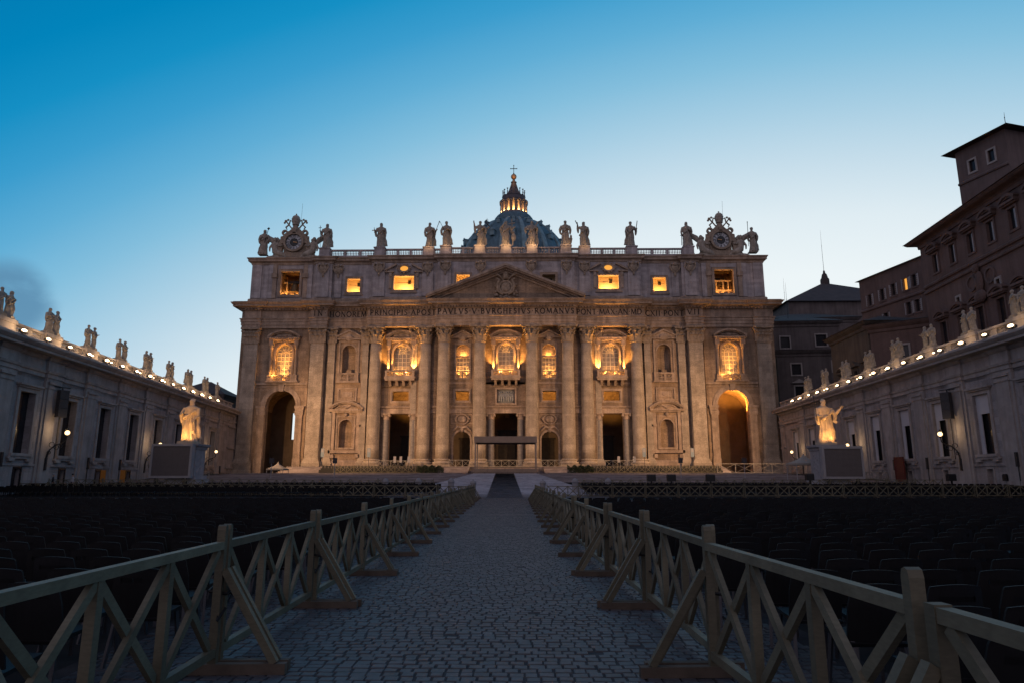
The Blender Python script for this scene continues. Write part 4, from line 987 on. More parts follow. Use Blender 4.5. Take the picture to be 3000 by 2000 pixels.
def figure(name, m, H, seed, al, ar, beard=True, veil=False, cape=0, lean=0.02, vox=.0095, knee=1, hairlong=False, folds=9, bulk=1.0):
    """one continuous draped figure, facing -y, feet at z=0; al/ar = (elbow, hand) in units of H for -x / +x arm"""
    R = random.Random(seed); mb = MB(); ph = R.random()*6; n = 44
    rings = [(0.0, .155, .12), (.015, .16, .125), (.1, .143, .115), (.25, .128, .105), (.4, .125, .10), (.5, .122, .095), (.56, .112, .088), (.62, .115, .086), (.70, .132, .088), (.76, .147, .084), (.80, .14, .075), (.825, .095, .06), (.845, .05, .048), (.90, .044, .046)]
    def warp(x, z): return x+lean*sin(min(z, .8)/.8*pi)*H
    vs = []; fs = []
    Z = []
    for (za, xa, ya), (zb, xb, yb) in zip(rings[:-1], rings[1:]):
        k = max(1, int((zb-za)/.03))
        for i in range(k): t = i/k; Z.append((za+(zb-za)*t, xa+(xb-xa)*t, ya+(yb-ya)*t))
    Z.append(rings[-1])
    for z, rx, ry in Z:
        amp = .15 if z < .5 else .15*(max(0, .80-z)/.30)
        for i in range(n):
            a = 2*pi*i/n
            f = 1+amp*(.6*sin(folds*a+ph+z*5)+.4*sin((folds*1.7)//1*a+ph*2-z*9))
            if z > .3: f += amp*.55*sin(5*a*.5*2+z*40*(.6+.4*sin(a))+ph)                  # slanting drapery
            x, y = rx*f*cos(a)*bulk, ry*f*sin(a)*bulk
            # bent knee pushing the cloth forward
            kx = knee*.055; d = ((x-kx)/.055)**2+((z-.30)/.16)**2
            if sin(a) < 0: y -= .05*math.exp(-d)
            vs.append((warp(x*H, z), y*H, z*H))
    for j in range(len(Z)-1):
        for i in range(n): fs.append((j*n+i, j*n+(i+1) % n, (j+1)*n+(i+1) % n, (j+1)*n+i))
    fs.append(tuple(range(n-1, -1, -1))); fs.append(tuple(range((len(Z)-1)*n, len(Z)*n))); mb.add(vs, fs)
    # sash / mantle wound across
    pts = []
    for i in range(14):
        t = i/13; a = -pi*.15+t*pi*1.15
        pts.append((warp(-.135*cos(a)*bulk*H, .5), (-.115*sin(a)*bulk-.005)*H, (.44+.34*t**1.3)*H))
    mb.tube(pts, [(.028+.018*sin(i*1.3))*H for i in range(14)], 7)
    hz = .935; hx = lean*.35*H
    mb.ball((hx, -.012*H, hz*H), (.051*H, .06*H, .069*H), 14, 10); mb.ball((hx, -.07*H, (hz-.008)*H), (.011*H, .02*H, .018*H), 6, 5)
    mb.ball((hx, -.058*H, (hz+.018)*H), (.036*H, .014*H, .012*H), 7, 5)
    mb.ball((hx, .012*H, (hz+.016)*H), (.060*H, .062*H, .064*H), 12, 8)
    for k in range(10):
        a = R.random()*2*pi; mb.ball((hx+.045*H*cos(a), (.012+.04*sin(a))*H, (hz+R.uniform(-.01, .05))*H), .02*H, 6, 5)
    if beard: mb.ball((hx, -.045*H, (hz-.052)*H), (.032*H, .028*H, .045*H), 8, 6)
    if veil or hairlong: mb.ball((hx, .03*H, (hz-.03)*H), (.062*H, .05*H, .10*H), 10, 8)
    for sg, arm in ((-1, al), (1, ar)):
        (ex, ey, ez), (hx2, hy, hz2) = arm
        sh = (warp(sg*.13*bulk*H, .77), 0, .775*H); el = (warp(sg*ex*H, ez), ey*H, ez*H); ha = (warp(sg*hx2*H, hz2), hy*H, hz2*H)
        mb.tube([sh, ((sh[0]*.5+el[0]*.5), el[1]*.5, sh[2]*.5+el[2]*.5), el], [.058*H, .055*H, .046*H], 9)
        mid = tuple(el[i]*.45+ha[i]*.55 for i in range(3)); mb.tube([el, mid, ha], [.045*H, .034*H, .022*H], 9); mb.ball(el, .045*H, 8, 6)
        d = (Vector(ha)-Vector(el)).normalized(); u = d.cross(Vector((0, 1, .2))).normalized()
        hp = Vector(ha); mb.ball(tuple(hp+d*.018*H), (.022*H, .018*H, .024*H), 8, 6)
        for k, fl in enumerate((.03, .04, .043, .038)):
            b = hp+d*.03*H+u*((k-1.5)*.011*H); mb.tube([tuple(b), tuple(b+d*fl*.6*H), tuple(b+d*fl*H+Vector((0, -.012*H, 0)))], .0075*H, 5)
        mb.tube([tuple(hp+u*.02*H), tuple(hp+d*.025*H+u*.035*H)], .009*H, 5)
        # hanging sleeve
        if hz2 > .5: mb.tube([el, (el[0]*.96, el[1]+.01*H, el[2]-.10*H), (el[0]*.93, el[1]+.015*H, el[2]-.19*H)], [.05*H, .045*H, .022*H], 8)
    if cape:
        vs = []; k = 12
        for j in range(k+1):
            t = j/k; z = (.80-.72*t)*H
            for i in range(8):
                a = 2*pi*i/8; w = (.07+.035*t+.01*sin(t*20))*H
                vs.append((warp(cape*(.10+.055*t+.012*sin(9*t))*H, z/H)+w*cos(a), .07*H+.05*H*sin(a), z))
        mb.add(vs, [(j*8+i, (j+1)*8+i, (j+1)*8+(i+1) % 8, j*8+(i+1) % 8) for j in range(k) for i in range(8)]+[tuple(range(8)), tuple(range(k*8+7, k*8-1, -1))])
    for sg in (-1, 1): mb.ball((sg*.06*H, -.12*H, .014*H), (.034*H, .06*H, .022*H), 8, 5)
    return remesh(mb, name, m, vox*H)
def plinth_mesh(w, h, m): return MB().box(-w, w, -w*.8, w*.8, -h, .02).mesh('plinth', m)

HF = 5.75; ZS = 52.05
AT = FX, FY
def facade_statue(u, label, fig, extra=None):
    o = thing('saint_statue', label, 'statue', (FX+u, FY+yat(u)+.75 if abs(u) < 50 else FY+3.2, ZS if abs(u) < 50 else 51.0), 0, 'saint statues along the church roofline')
    obj('figure', fig, o); obj('plinth', plinth_mesh(.95, .2, 'statue'), o)
    if extra: extra(o)
    return o
def staff(pts, r=.06, tip=None, name='staff'):
    def g(o):
        m = MB().tube(pts, r, 6)
        if tip == 'spear': m.ball(pts[-1], (.09, .09, .3), 6, 5)
        if tip == 'axe': p = pts[-1]; m.prism([(p[0]-.35, p[2]+.05), (p[0]+.1, p[2]+.35), (p[0]+.35, p[2]+.05), (p[0]+.05, p[2]-.3)], p[1]-.05, p[1]+.05)
        if tip == 'cross': p = pts[-1]; m.box(p[0]-.45, p[0]+.45, p[1]-.07, p[1]+.07, p[2]-.75, p[2]-.6)
        if tip == 'banner':
            p = pts[-1]; m.box(p[0]-.3, p[0]+.3, p[1]-.05, p[1]+.05, p[2]-.5, p[2]-.4); m.tube([(p[0], p[1], p[2]-.2), (p[0]-.3, p[1], p[2]-.9), (p[0]+.1, p[1], p[2]-1.5), (p[0]+.75, p[1], p[2]-2.1)], [.05, .12, .13, .04], 5)
        if tip == 'hilt': p = pts[-1]; m.bar((p[0]-.35, p[1], p[2]-.55), (p[0]+.35, p[1], p[2]-.45), .1, .1)
        m.build(name, 'iron' if name != 'cross' else 'statue', o)
    return g
FIGS = [
 figure('figure', 'statue', HF, 1, CHEST, REST, cape=-1, hairlong=True), figure('figure', 'statue', HF, 2, HOLD, REST, cape=1, veil=True, lean=.015),
 figure('figure', 'statue', HF, 3, HOLD, LOW, cape=1, hairlong=True, lean=-.015, knee=-1), figure('figure', 'statue', HF, 4, REST, ((.2, -.02, .62), (.27, -.1, .66)), cape=1, lean=.03),
 figure('figure', 'statue', HF, 5, REST, CHEST, beard=False, cape=1, lean=-.02, knee=-1, bulk=.9), figure('figure', 'statue', HF, 6, WAVE, OUT, cape=1, lean=.02, bulk=.92),
 figure('figure', 'statue', HF, 7, ((.2, -.02, .7), (.06, -.13, .86)), OUT, hairlong=True, lean=-.02, bulk=1.05), figure('figure', 'statue', HF, 8, ((.26, -.05, .68), (.1, -.16, .62)), HOLD, cape=1, lean=.02, bulk=1.05),
 figure('figure', 'statue', HF, 9, ((.21, -.02, .64), (.12, -.12, .58)), CHEST, beard=False, lean=.0, knee=-1, bulk=1.05), figure('figure', 'statue', HF, 10, ((.23, -.04, .72), (.25, -.08, .88)), REST, veil=True, cape=1, lean=-.02),
 figure('figure', 'statue', HF, 11, REST, HOLD, cape=-1, lean=.01, knee=-1, bulk=.92), figure('figure', 'statue', HF, 12, LOW, CHEST, hairlong=True, cape=1, lean=-.02, bulk=1.06),
 figure('figure', 'statue', HF, 13, HOLD, REST, beard=False, cape=1, bulk=.9)]
h = HF
EXTRA = [staff([(.35, -.6, 2.5), (.75, -.5, 4.6), (.95, -.4, 5.9)], .06, 'axe'), staff([(-1.05, -.85, 0), (-1.25, -1.0, 5.0)], .055, 'hilt', 'sword'), staff([(-1.25, -1.1, 3.0), (-1.35, -1.1, 4.3)], .06, 'cross', 'cross'),
 staff([(.6, -.6, 1.6), (1.5, -.6, 3.7), (2.2, -.6, 5.7)], .065, 'spear', 'spear'), staff([(-.5, -.7, 3.6), (-1.5, -.7, 5.6)], .05, None, 'staff'), staff([(1.5, -.6, 3.0), (1.55, -.6, 6.2)], .045, 'banner'),
 None, None, None, staff([(-1.3, -.5, 4.6), (-1.9, -.5, 5.9)], .1, None, 'club'), staff([(.9, -.9, 2.9), (1.2, -.9, 4.4), (1.4, -.9, 5.6)], .09, None, 'blade'), staff([(-1.35, -.6, .1), (-1.3, -.7, 2.9)], .09, 'hilt', 'sword'), staff([(-1.15, -.9, 1.0), (-1.1, -.9, 6.6)], .06, 'spear', 'spear')]
def xcross(o):
    m = MB(); m.bar((1.35, .1, 5.6), (-1.5, .25, .3), .34, .26); m.bar((.9, .35, 5.0), (1.3, .5, .6), .3, .24); m.build('cross', 'statue', o)
def bigcross(o):
    m = MB(); m.bar((1.5, -.2, 0), (1.25, .1, 6.3), .22, .2); m.bar((.55, 0, 5.1), (1.95, 0, 5.3), .2, .2); m.ball((1.65, -.1, 1.9), (.55, .4, 1.0), 9, 7); m.ball((1.6, -.1, 3.1), .3, 8, 6); m.build('cross', 'statue', o)
def eagle(o):
    m = MB(); m.ball((.85, -.1, .9), (.5, .45, .9), 9, 7); m.ball((1.2, -.2, 2.0), (.25, .25, .4), 8, 6); m.tube([(1.1, .2, .6), (1.35, .2, 1.6), (1.2, .2, 2.3)], [.3, .25, .05], 6); m.build('eagle', 'statue', o)
EXTRA[6] = bigcross; EXTRA[7] = xcross; EXTRA[8] = eagle
LABELS = ['stone saint with a halberd at the far left corner of the roof', 'stone saint resting a sword beside the left clock', 'stone saint holding a small cross alone on the left balustrade', 'stone saint pointing a spear up and outwards, left of the dome',
 'slim cloaked stone saint with a thin stick, left of the dome', 'stone saint with raised hand and banner staff at the dome edge', 'stone figure of the risen man with a tall cross before the dome middle', 'stone saint carrying a large diagonal cross before the dome',
 'curly haired stone saint with an eagle at his leg, right of dome', 'veiled stone saint raising a club, right of the dome', 'stone saint with an upright curved blade alone on the right balustrade', 'broad stone saint leaning on a sword beside the right clock', 'stone saint with an upright spear at far right corner of the roof']
for u, l, fg, ex in zip(STAT_U, LABELS, FIGS, EXTRA): facade_statue(u, l, fg, ex)
# small uplights at the feet of the roof statues in the middle
for u in (-5.75, 0, 5.7, -17.1, 17.25, -13.2, 13.1): light("statue_lamp", 'POINT', (FX+u, FY+yat(u)-1.6, 51.9), 170 if abs(u) < 6 else 60, (1, .55, .22), .1)

# ---- clocks with angels
def clock(u, label, tilt):
    y = 3.0; o = thing('clock', label, 'clock', (FX+u, FY+y, 49.9))
    zc = 3.7
    m = MB(); m.ring(0, zc, 1.84, 2.28, -.9, .3, 0, 2*pi, 40); m.ring(0, zc, 2.28, 2.95, -.5, .5, -.1, pi+.1, 30); m.box(-3.5, 3.5, -.4, .6, -.05, .55); m.box(-4.2, 4.2, -.2, .6, -.05, .25)
    m.ring(0, zc, 1.0, 1.84, -.3, -.2, 0, 2*pi, 40)
    m.box(-2.4, 2.4, 0, .9, .1, 3.6); m.box(-2.7, 2.7, -.5, .6, .25, 1.35); m.prism([(-.35, zc+2.0), (.35, zc+2.0), (.5, zc+3.1), (-.5, zc+3.1)], -.9, .3)
    m.build('frame', 'carved', o)
    d = MB(); d.ring(0, zc, .9, 1.86, -.42, -.36, 0, 2*pi, 48); d.build('dial', 'dial', o)
    d = MB(); d.lathe([(0.01, 0), (.94, 0), (.94, .12), (.01, .2)], 0, 0, 32); d.v = [(x, -.36-z, zc+yy) for x, yy, z in d.v]; d.ring(0, zc, 1.76, 1.86, -.52, -.4, 0, 2*pi, 40); d.build('centre', 'dial_dark', o)
    nm = MB(); NUM = ['XII', 'I', 'II', 'III', 'IV', 'V', 'VI', 'VII', 'VIII', 'IX', 'X', 'XI']
    for k, s in enumerate(NUM):
        a = pi/2-2*pi*k/12; wd = sum({'I': .16, 'V': .32, 'X': .32}[c] for c in s); x = -wd/2
        T = lambda px_, pr: ((pr)*cos(a)+px_*sin(a), -.46, zc+pr*sin(a)-px_*cos(a))
        for c in s:
            w = {'I': .16, 'V': .32, 'X': .32}[c]
            segs = {'I': [((w/2, 1.03), (w/2, 1.72))], 'V': [((.05, 1.72), (w/2, 1.03)), ((w/2, 1.03), (w-.05, 1.72))], 'X': [((.04, 1.72), (w-.04, 1.03)), ((.04, 1.03), (w-.04, 1.72))]}[c]
            for (p, r), (p2, r2) in segs: nm.bar(T(x+p, r), T(x+p2, r2), .05, .04, (0, 1, 0))
            x += w
    nm.build('numerals', 'letters', o)
    hnd = MB(); hnd.bar((0, -.62, zc), (.75*cos(tilt), -.62, zc+.75*sin(tilt)), .12, .05, (0, 1, 0)); hnd.ball((0, -.6, zc), (.16, .08, .16), 8, 5); hnd.build('hand', 'gilt', o)
    sc = MB(); zc = 3.05
    for t in (-1, 1):
        sc.tube([(t*3.4, .1, .6), (t*3.1, 0, 2.0), (t*3.35, 0, 3.0), (t*2.9, 0, 4.2), (t*3.0, 0, 5.0), (t*2.2, 0, 5.2), (t*1.7, 0, 5.9)], [.35, .42, .5, .4, .3, .34, .3], 7)
        sc.tube([(t*2.6, .1, .2), (t*3.3, .1, 1.4), (t*3.0, .1, 2.8), (t*2.7, .1, 4.6)], [.75, .8, .6, .5], 8); sc.tube([(t*2.4, .2, 4.6), (t*1.5, .1, 5.6), (t*.6, .1, 6.6)], [.7, .6, .55], 8); sc.tube([(t*4.6, .1, .5), (t*3.9, .1, 1.5), (t*3.4, .1, 2.6), (t*3.5, 0, 3.6)], [.35, .5, .5, .2], 7)
        sc.ring(t*2.25, zc+2.95, .32, .72, -.35, .25, 0, 2*pi, 16); sc.tube([(t*3.6, 0, 2.6), (t*4.4, 0, 2.9), (t*3.7, 0, 3.8)], [.3, .25, .2], 6)
        sc.tube([(t*.3, -.1, zc+3.4), (t*1.3, -.1, zc+4.6), (t*2.1, -.1, zc+5.6)], [.2, .16, .16], 6)
        sc.ball((t*2.25, -.1, zc+5.75), (.34, .2, .34), 7, 5); sc.ball((t*2.5, -.1, zc+5.35), (.26, .18, .26), 7, 5); sc.ball((t*1.75, -.1, zc+6.05), (.26, .18, .26), 7, 5)
        sc.tube([(t*.7, 0, zc+5.6), (t*1.3, 0, zc+6.0), (t*1.5, 0, zc+5.0), (t*2.2, 0, zc+4.3), (t*1.9, 0, zc+3.8)], [.14, .18, .16, .2, .12], 6)
    sc.lathe([(.75, zc+2.6), (.9, zc+3.6), (.55, zc+4.6), (.5, zc+4.9)], 0, 0, 12); sc.build('scrollwork', 'carved', o)
    ti = MB().lathe([(.72, zc+4.75), (.78, zc+4.9), (.74, zc+5.0), (.86, zc+5.45), (.92, zc+5.55), (.88, zc+5.65), (.97, zc+6.1), (.98, zc+6.3), (.88, zc+6.4), (.8, zc+6.75), (.5, zc+7.05), (.15, zc+7.2), (.12, zc+7.3), (.2, zc+7.45), (.02, zc+7.6)], 0, 0, 16)
    ti.build('tiara', 'statue', o, True)
    r = MB().tube([(.95, .4, zc+4), (1.1, .5, zc+10.2)], .025, 5); r.build('lightning_rod', 'iron', o)
def angel_mesh(seed, flip):
    R = random.Random(seed); m = MB(); H = 4.6
    m.tube([(1.9, -.1, .25), (1.2, -.45, .55), (.5, -.35, .75), (0, -.1, 1.1), (-.15, 0, 1.9), (-.2, -.05, 2.5), (-.2, -.05, 2.75)], [.28, .42, .52, .62, .6, .42, .2], 12)
    m.tube([(1.6, .3, .15), (1.0, .1, .9), (.35, .0, .8)], [.25, .38, .5], 10)
    m.ball((-.22, -.12, 3.1), (.3, .34, .4), 10, 8); m.ball((-.2, .0, 3.2), (.34, .36, .36), 9, 7)
    m.tube([(.2, -.1, 2.45), (.75, -.5, 1.9), (1.3, -.6, 2.0)], [.22, .18, .12], 8); m.tube([(-.55, -.1, 2.45), (-1.0, -.3, 1.7), (-.9, -.5, 1.0)], [.22, .19, .13], 8)
    m.tube([(-.3, .4, 2.4), (-.9, .6, 3.2), (-1.7, .6, 3.6), (-2.4, .6, 3.35), (-2.9, .6, 3.6)], [.3, .5, .48, .3, .06], 8)
    m.tube([(0, .45, 2.4), (.2, .6, 3.2), (-.1, .6, 3.7)], [.3, .42, .12], 8)
    for k in range(12): m.tube([(R.uniform(-.4, .6), -.55, 1.1), (R.uniform(.2, 1.4), -.6, .5), (R.uniform(.6, 2.2), -.4, .05)], [.06, .1, .08], 5)
    m.ball((.4, .2, .1), (2.3, .8, .4), 12, 7)
    if flip: m.v = [(-x, y, z) for x, y, z in m.v]; m.f = [f[::-1] for f in m.f]
    return remesh(m, 'angel_figure', 'statue', .065, 2)
clock(-47.5, 'round stone clock crowned by a tiara at the left roof end', radians(-8)); clock(47.6, 'round stone clock crowned by a tiara at the right roof end', radians(172))
AL, AR_ = angel_mesh(3, False), angel_mesh(5, True)
for u, me_, l, rz in ((-51.6, AL, 'winged stone angel leaning on the outer side of the left clock', 0), (-43.3, AR_, 'winged stone angel with outstretched wing right of the left clock', 0), (43.5, AL, 'winged stone angel with outstretched wing left of the right clock', 0), (51.8, AR_, 'seated stone angel on the outer side of the right clock', 0)):
    o = obj('angel_statue', me_); o.location = (FX+u, FY+2.9, 50.0); o.scale = (1.25, 1.15, 1.38); o['label'] = l; o['category'] = 'statue'; o['group'] = 'angels beside the clocks'

# ================================================================ two big marble apostles on pedestals
def apostle(x, y, z, label, fig, extra):
    o = thing('apostle_statue', label, 'statue', (x, y, z)); obj('figure', fig, o)
    MB().prismz([(-1.15, -.9), (.9, -1.0), (1.2, .6), (.3, 1.05), (-1.1, .8)], -.28, .05).build('plinth', 'marble', o); extra(o); return o
def peter_x(o):
    m = MB(); m.ring(.62, 2.45, .12, .2, -.85, -.72, 0, 2*pi, 12); m.box(.56, .68, -.85, -.73, 1.0, 2.3); m.box(.66, .95, -.85, -.74, 1.0, 1.35); m.bar((.75, -.7, 2.4), (.95, -.7, .9), .12, .1); m.build('key', 'marble', o)
def paul_x(o):
    m = MB().tube([(-1.2, -.75, 2.7), (-1.42, -.7, 5.9)], .045, 6); m.build('sword', 'iron', o)
    m = MB(); m.bar((.8, -.7, 2.75), (1.2, -.85, 2.5), .12, .35); m.build('scroll', 'marble', o)
ZP = 6.15
pf = figure('figure', 'marble', 5.55, 21, ((.2, -.03, .63), (.12, -.15, .64)), ((.18, -.02, .60), (.14, -.13, .50)), cape=1, lean=-.03, knee=-1, vox=.0062, bulk=1.12, folds=8)
apostle(-43.0, 88.2, ZP+.28, 'floodlit marble apostle with keys on a tall pedestal, left of the square', pf, peter_x)
pl = figure('figure', 'marble', 5.55, 22, ((.2, -.06, .62), (.17, -.17, .60)), ((.22, -.06, .64), (.33, -.16, .78)), cape=1, lean=.02, knee=1, vox=.0062, bulk=1.12, folds=10)
apostle(38.6, 88.2, ZP+.08, 'floodlit marble apostle with raised hand and sword, right of the square', pl, paul_x)
for s in (-.9, .7): light("statue_spot", 'SPOT', (-43+s, 86.55, 6.45), 330, (1, .47, .125), .1, (-43+s*.3, 88.2, 9.9), 125, 1.0)
for s in (-.9, .9): light("statue_spot", 'SPOT', (38.6+s, 86.55, 6.15), 330, (1, .47, .125), .1, (38.6+s*.3, 88.2, 9.7), 125, 1.0)
light("statue_spot", 'SPOT', (-39.5, 73.0, 1.95), 9500, (1, .47, .14), .12, (-43.0, 88.2, 9.6), 19, .5)
light("statue_spot", 'SPOT', (36.5, 73.0, 1.95), 9500, (1, .47, .14), .12, (38.6, 88.2, 9.4), 19, .5)
for x, lab in ((-43.0, 'tall white marble pedestal under the left apostle behind the screen'), (38.6, 'tall white marble pedestal under the right apostle behind the screen')):
    o = thing('pedestal', lab, 'pedestal', (x, 88.6, gz(88)))
    zt = 4.88 if x < 0 else 4.68
    m = MB(); m.box(-2.0, 2.0, -1.9, 1.9, -.3, .5); m.box(-1.75, 1.75, -1.65, 1.65, .5, .9); m.box(-1.45, 1.45, -1.35, 1.35, .9, zt-.7); m.build('die', 'pedestal', o)
    m = MB().mould([(-1.45, 1.35), (-1.45, -1.35), (1.45, -1.35), (1.45, 1.35), (-1.45, 1.35)], [(0, zt-.75), (.1, zt-.7), (.15, zt-.45), (.4, zt-.25), (.45, zt), (-1.5, zt+.02)]); m.build('cornice', 'pedestal', o)
    m = MB(); sgn = 1 if x < 0 else -1; xx = sgn*1.46
    for k in range(9): m.ball((xx, -.7+.5*(k % 3), 1.4+k*.25), (.06, .22, .2), 7, 5)
    m.box(min(xx, xx+sgn*.04), max(xx, xx+sgn*.04), -1.0, 1.0, 1.1, 1.2); m.build('coat_of_arms', 'pedestal', o)
for xa, xb, z0, z1, lab in ((-46.6, -41.4, 1.85, 6.08, 'big blank grey video screen on legs at the left of the square'), (37.0, 42.0, 1.75, 5.72, 'big blank grey video screen on legs at the right of the square')):
    cx = (xa+xb)/2; o = thing('video_screen', lab, 'screen', (cx, 86, gz(86))); w = (xb-xa)/2; b, t = z0-gz(86), z1-gz(86)
    m = MB(); m.box(-w, w, -.1, .75, b, b+.28); m.box(-w, w, -.1, .75, t-.3, t); m.box(-w, -w+.26, -.1, .75, b+.28, t-.3); m.box(w-.26, w, -.1, .75, b+.28, t-.3); m.box(-w+.26, w-.26, .3, .7, b+.28, t-.3); m.build('frame', 'white', o)
    m = MB()
    nx, nz = 6, 5
    for i in range(nx):
        for j in range(nz):
            a, c = -w+.27+(2*w-.54)*i/nx, b+.29+(t-b-.6)*j/nz; m.box(a+.004, a+(2*w-.54)/nx-.004, 0, .29, c+.004, c+(t-b-.6)/nz-.004)
    m.build('display', 'screen', o)
    for s in (-1, 1): MB().box(s*w*.7-.15, s*w*.7+.15, .1, .6, -.05, b).build('leg', 'iron', o)
# ================================================================ the two long wings
SLW = [figure('figure', 'statue', 2.65, 40+i, a, b, cape=c, lean=l, knee=k, vox=.017, hairlong=(i % 2 == 0), beard=(i % 3 != 0), veil=(i == 2), bulk=bk) for i, (a, b, c, l, k, bk) in enumerate([
 (CHEST, REST, 1, .02, 1, 1.0), (REST, HOLD, 0, -.03, -1, .95), (HOLD, CHEST, -1, .01, 1, 1.05), (REST, OUT, 1, .03, -1, .9), (UP, LOW, 0, -.02, 1, .95), (LOW, CHEST, 1, .0, -1, 1.1)])]
PLW = plinth_mesh(.5, .25, 'statue')
HOUS = MB(); HOUS.box(-.4, .4, .06, .3, -.24, .02); HOUS.box(-.06, .06, .1, .2, -.75, -.2); HOUS.box(-.5, .5, -.22, .1, -.27, -.23); HOUS_ME = HOUS.mesh('housing', 'iron')
LENS = MB(); LENS.ball((0, -.06, .0), (.42, .15, .14), 12, 8); LENS_ME = LENS.mesh('lens', 'lens', True)
BR = MB()
BR.tube([(0, 0, -1.1), (0, -.12, -.3), (0, -.3, .2), (0, -.9, .75), (0, -1.5, .9), (0, -1.85, 1.2), (0, -1.9, 1.7)], [.11, .1, .07, .06, .06, .06, .05], 7)
for k, (cy, cz, r) in enumerate(((-.45, .75, .3), (-.95, .45, .26), (-1.35, .6, .2), (-.25, -.1, .2))): BR.v += []; BR.m = Matrix.Rotation(pi/2, 4, 'Z'); BR.ring(cy, cz, r-.05, r, -.035, .035, 0, 2*pi, 12); BR.m = None
BR.ball((0, -.05, -1.2), (.17, .14, .3), 8, 6); BR.lathe([(.05, 1.65), (.2, 1.75), (.12, 1.8)], 0, -1.9, 10)
BR.box(-.14, .14, -.14, .02, -2.0, -.7)
BR_ME = BR.mesh('bracket', 'iron')
GL = MB(); GL.ball((0, -1.9, 2.05), .25, 16, 10); GL_ME = GL.mesh('globe', 'globe', True)
CP = MB(); CP.lathe([(.16, 2.3), (.2, 2.34), (.1, 2.45), (.03, 2.6)], 0, -1.9, 10); CP_ME = CP.mesh('cap', 'iron')

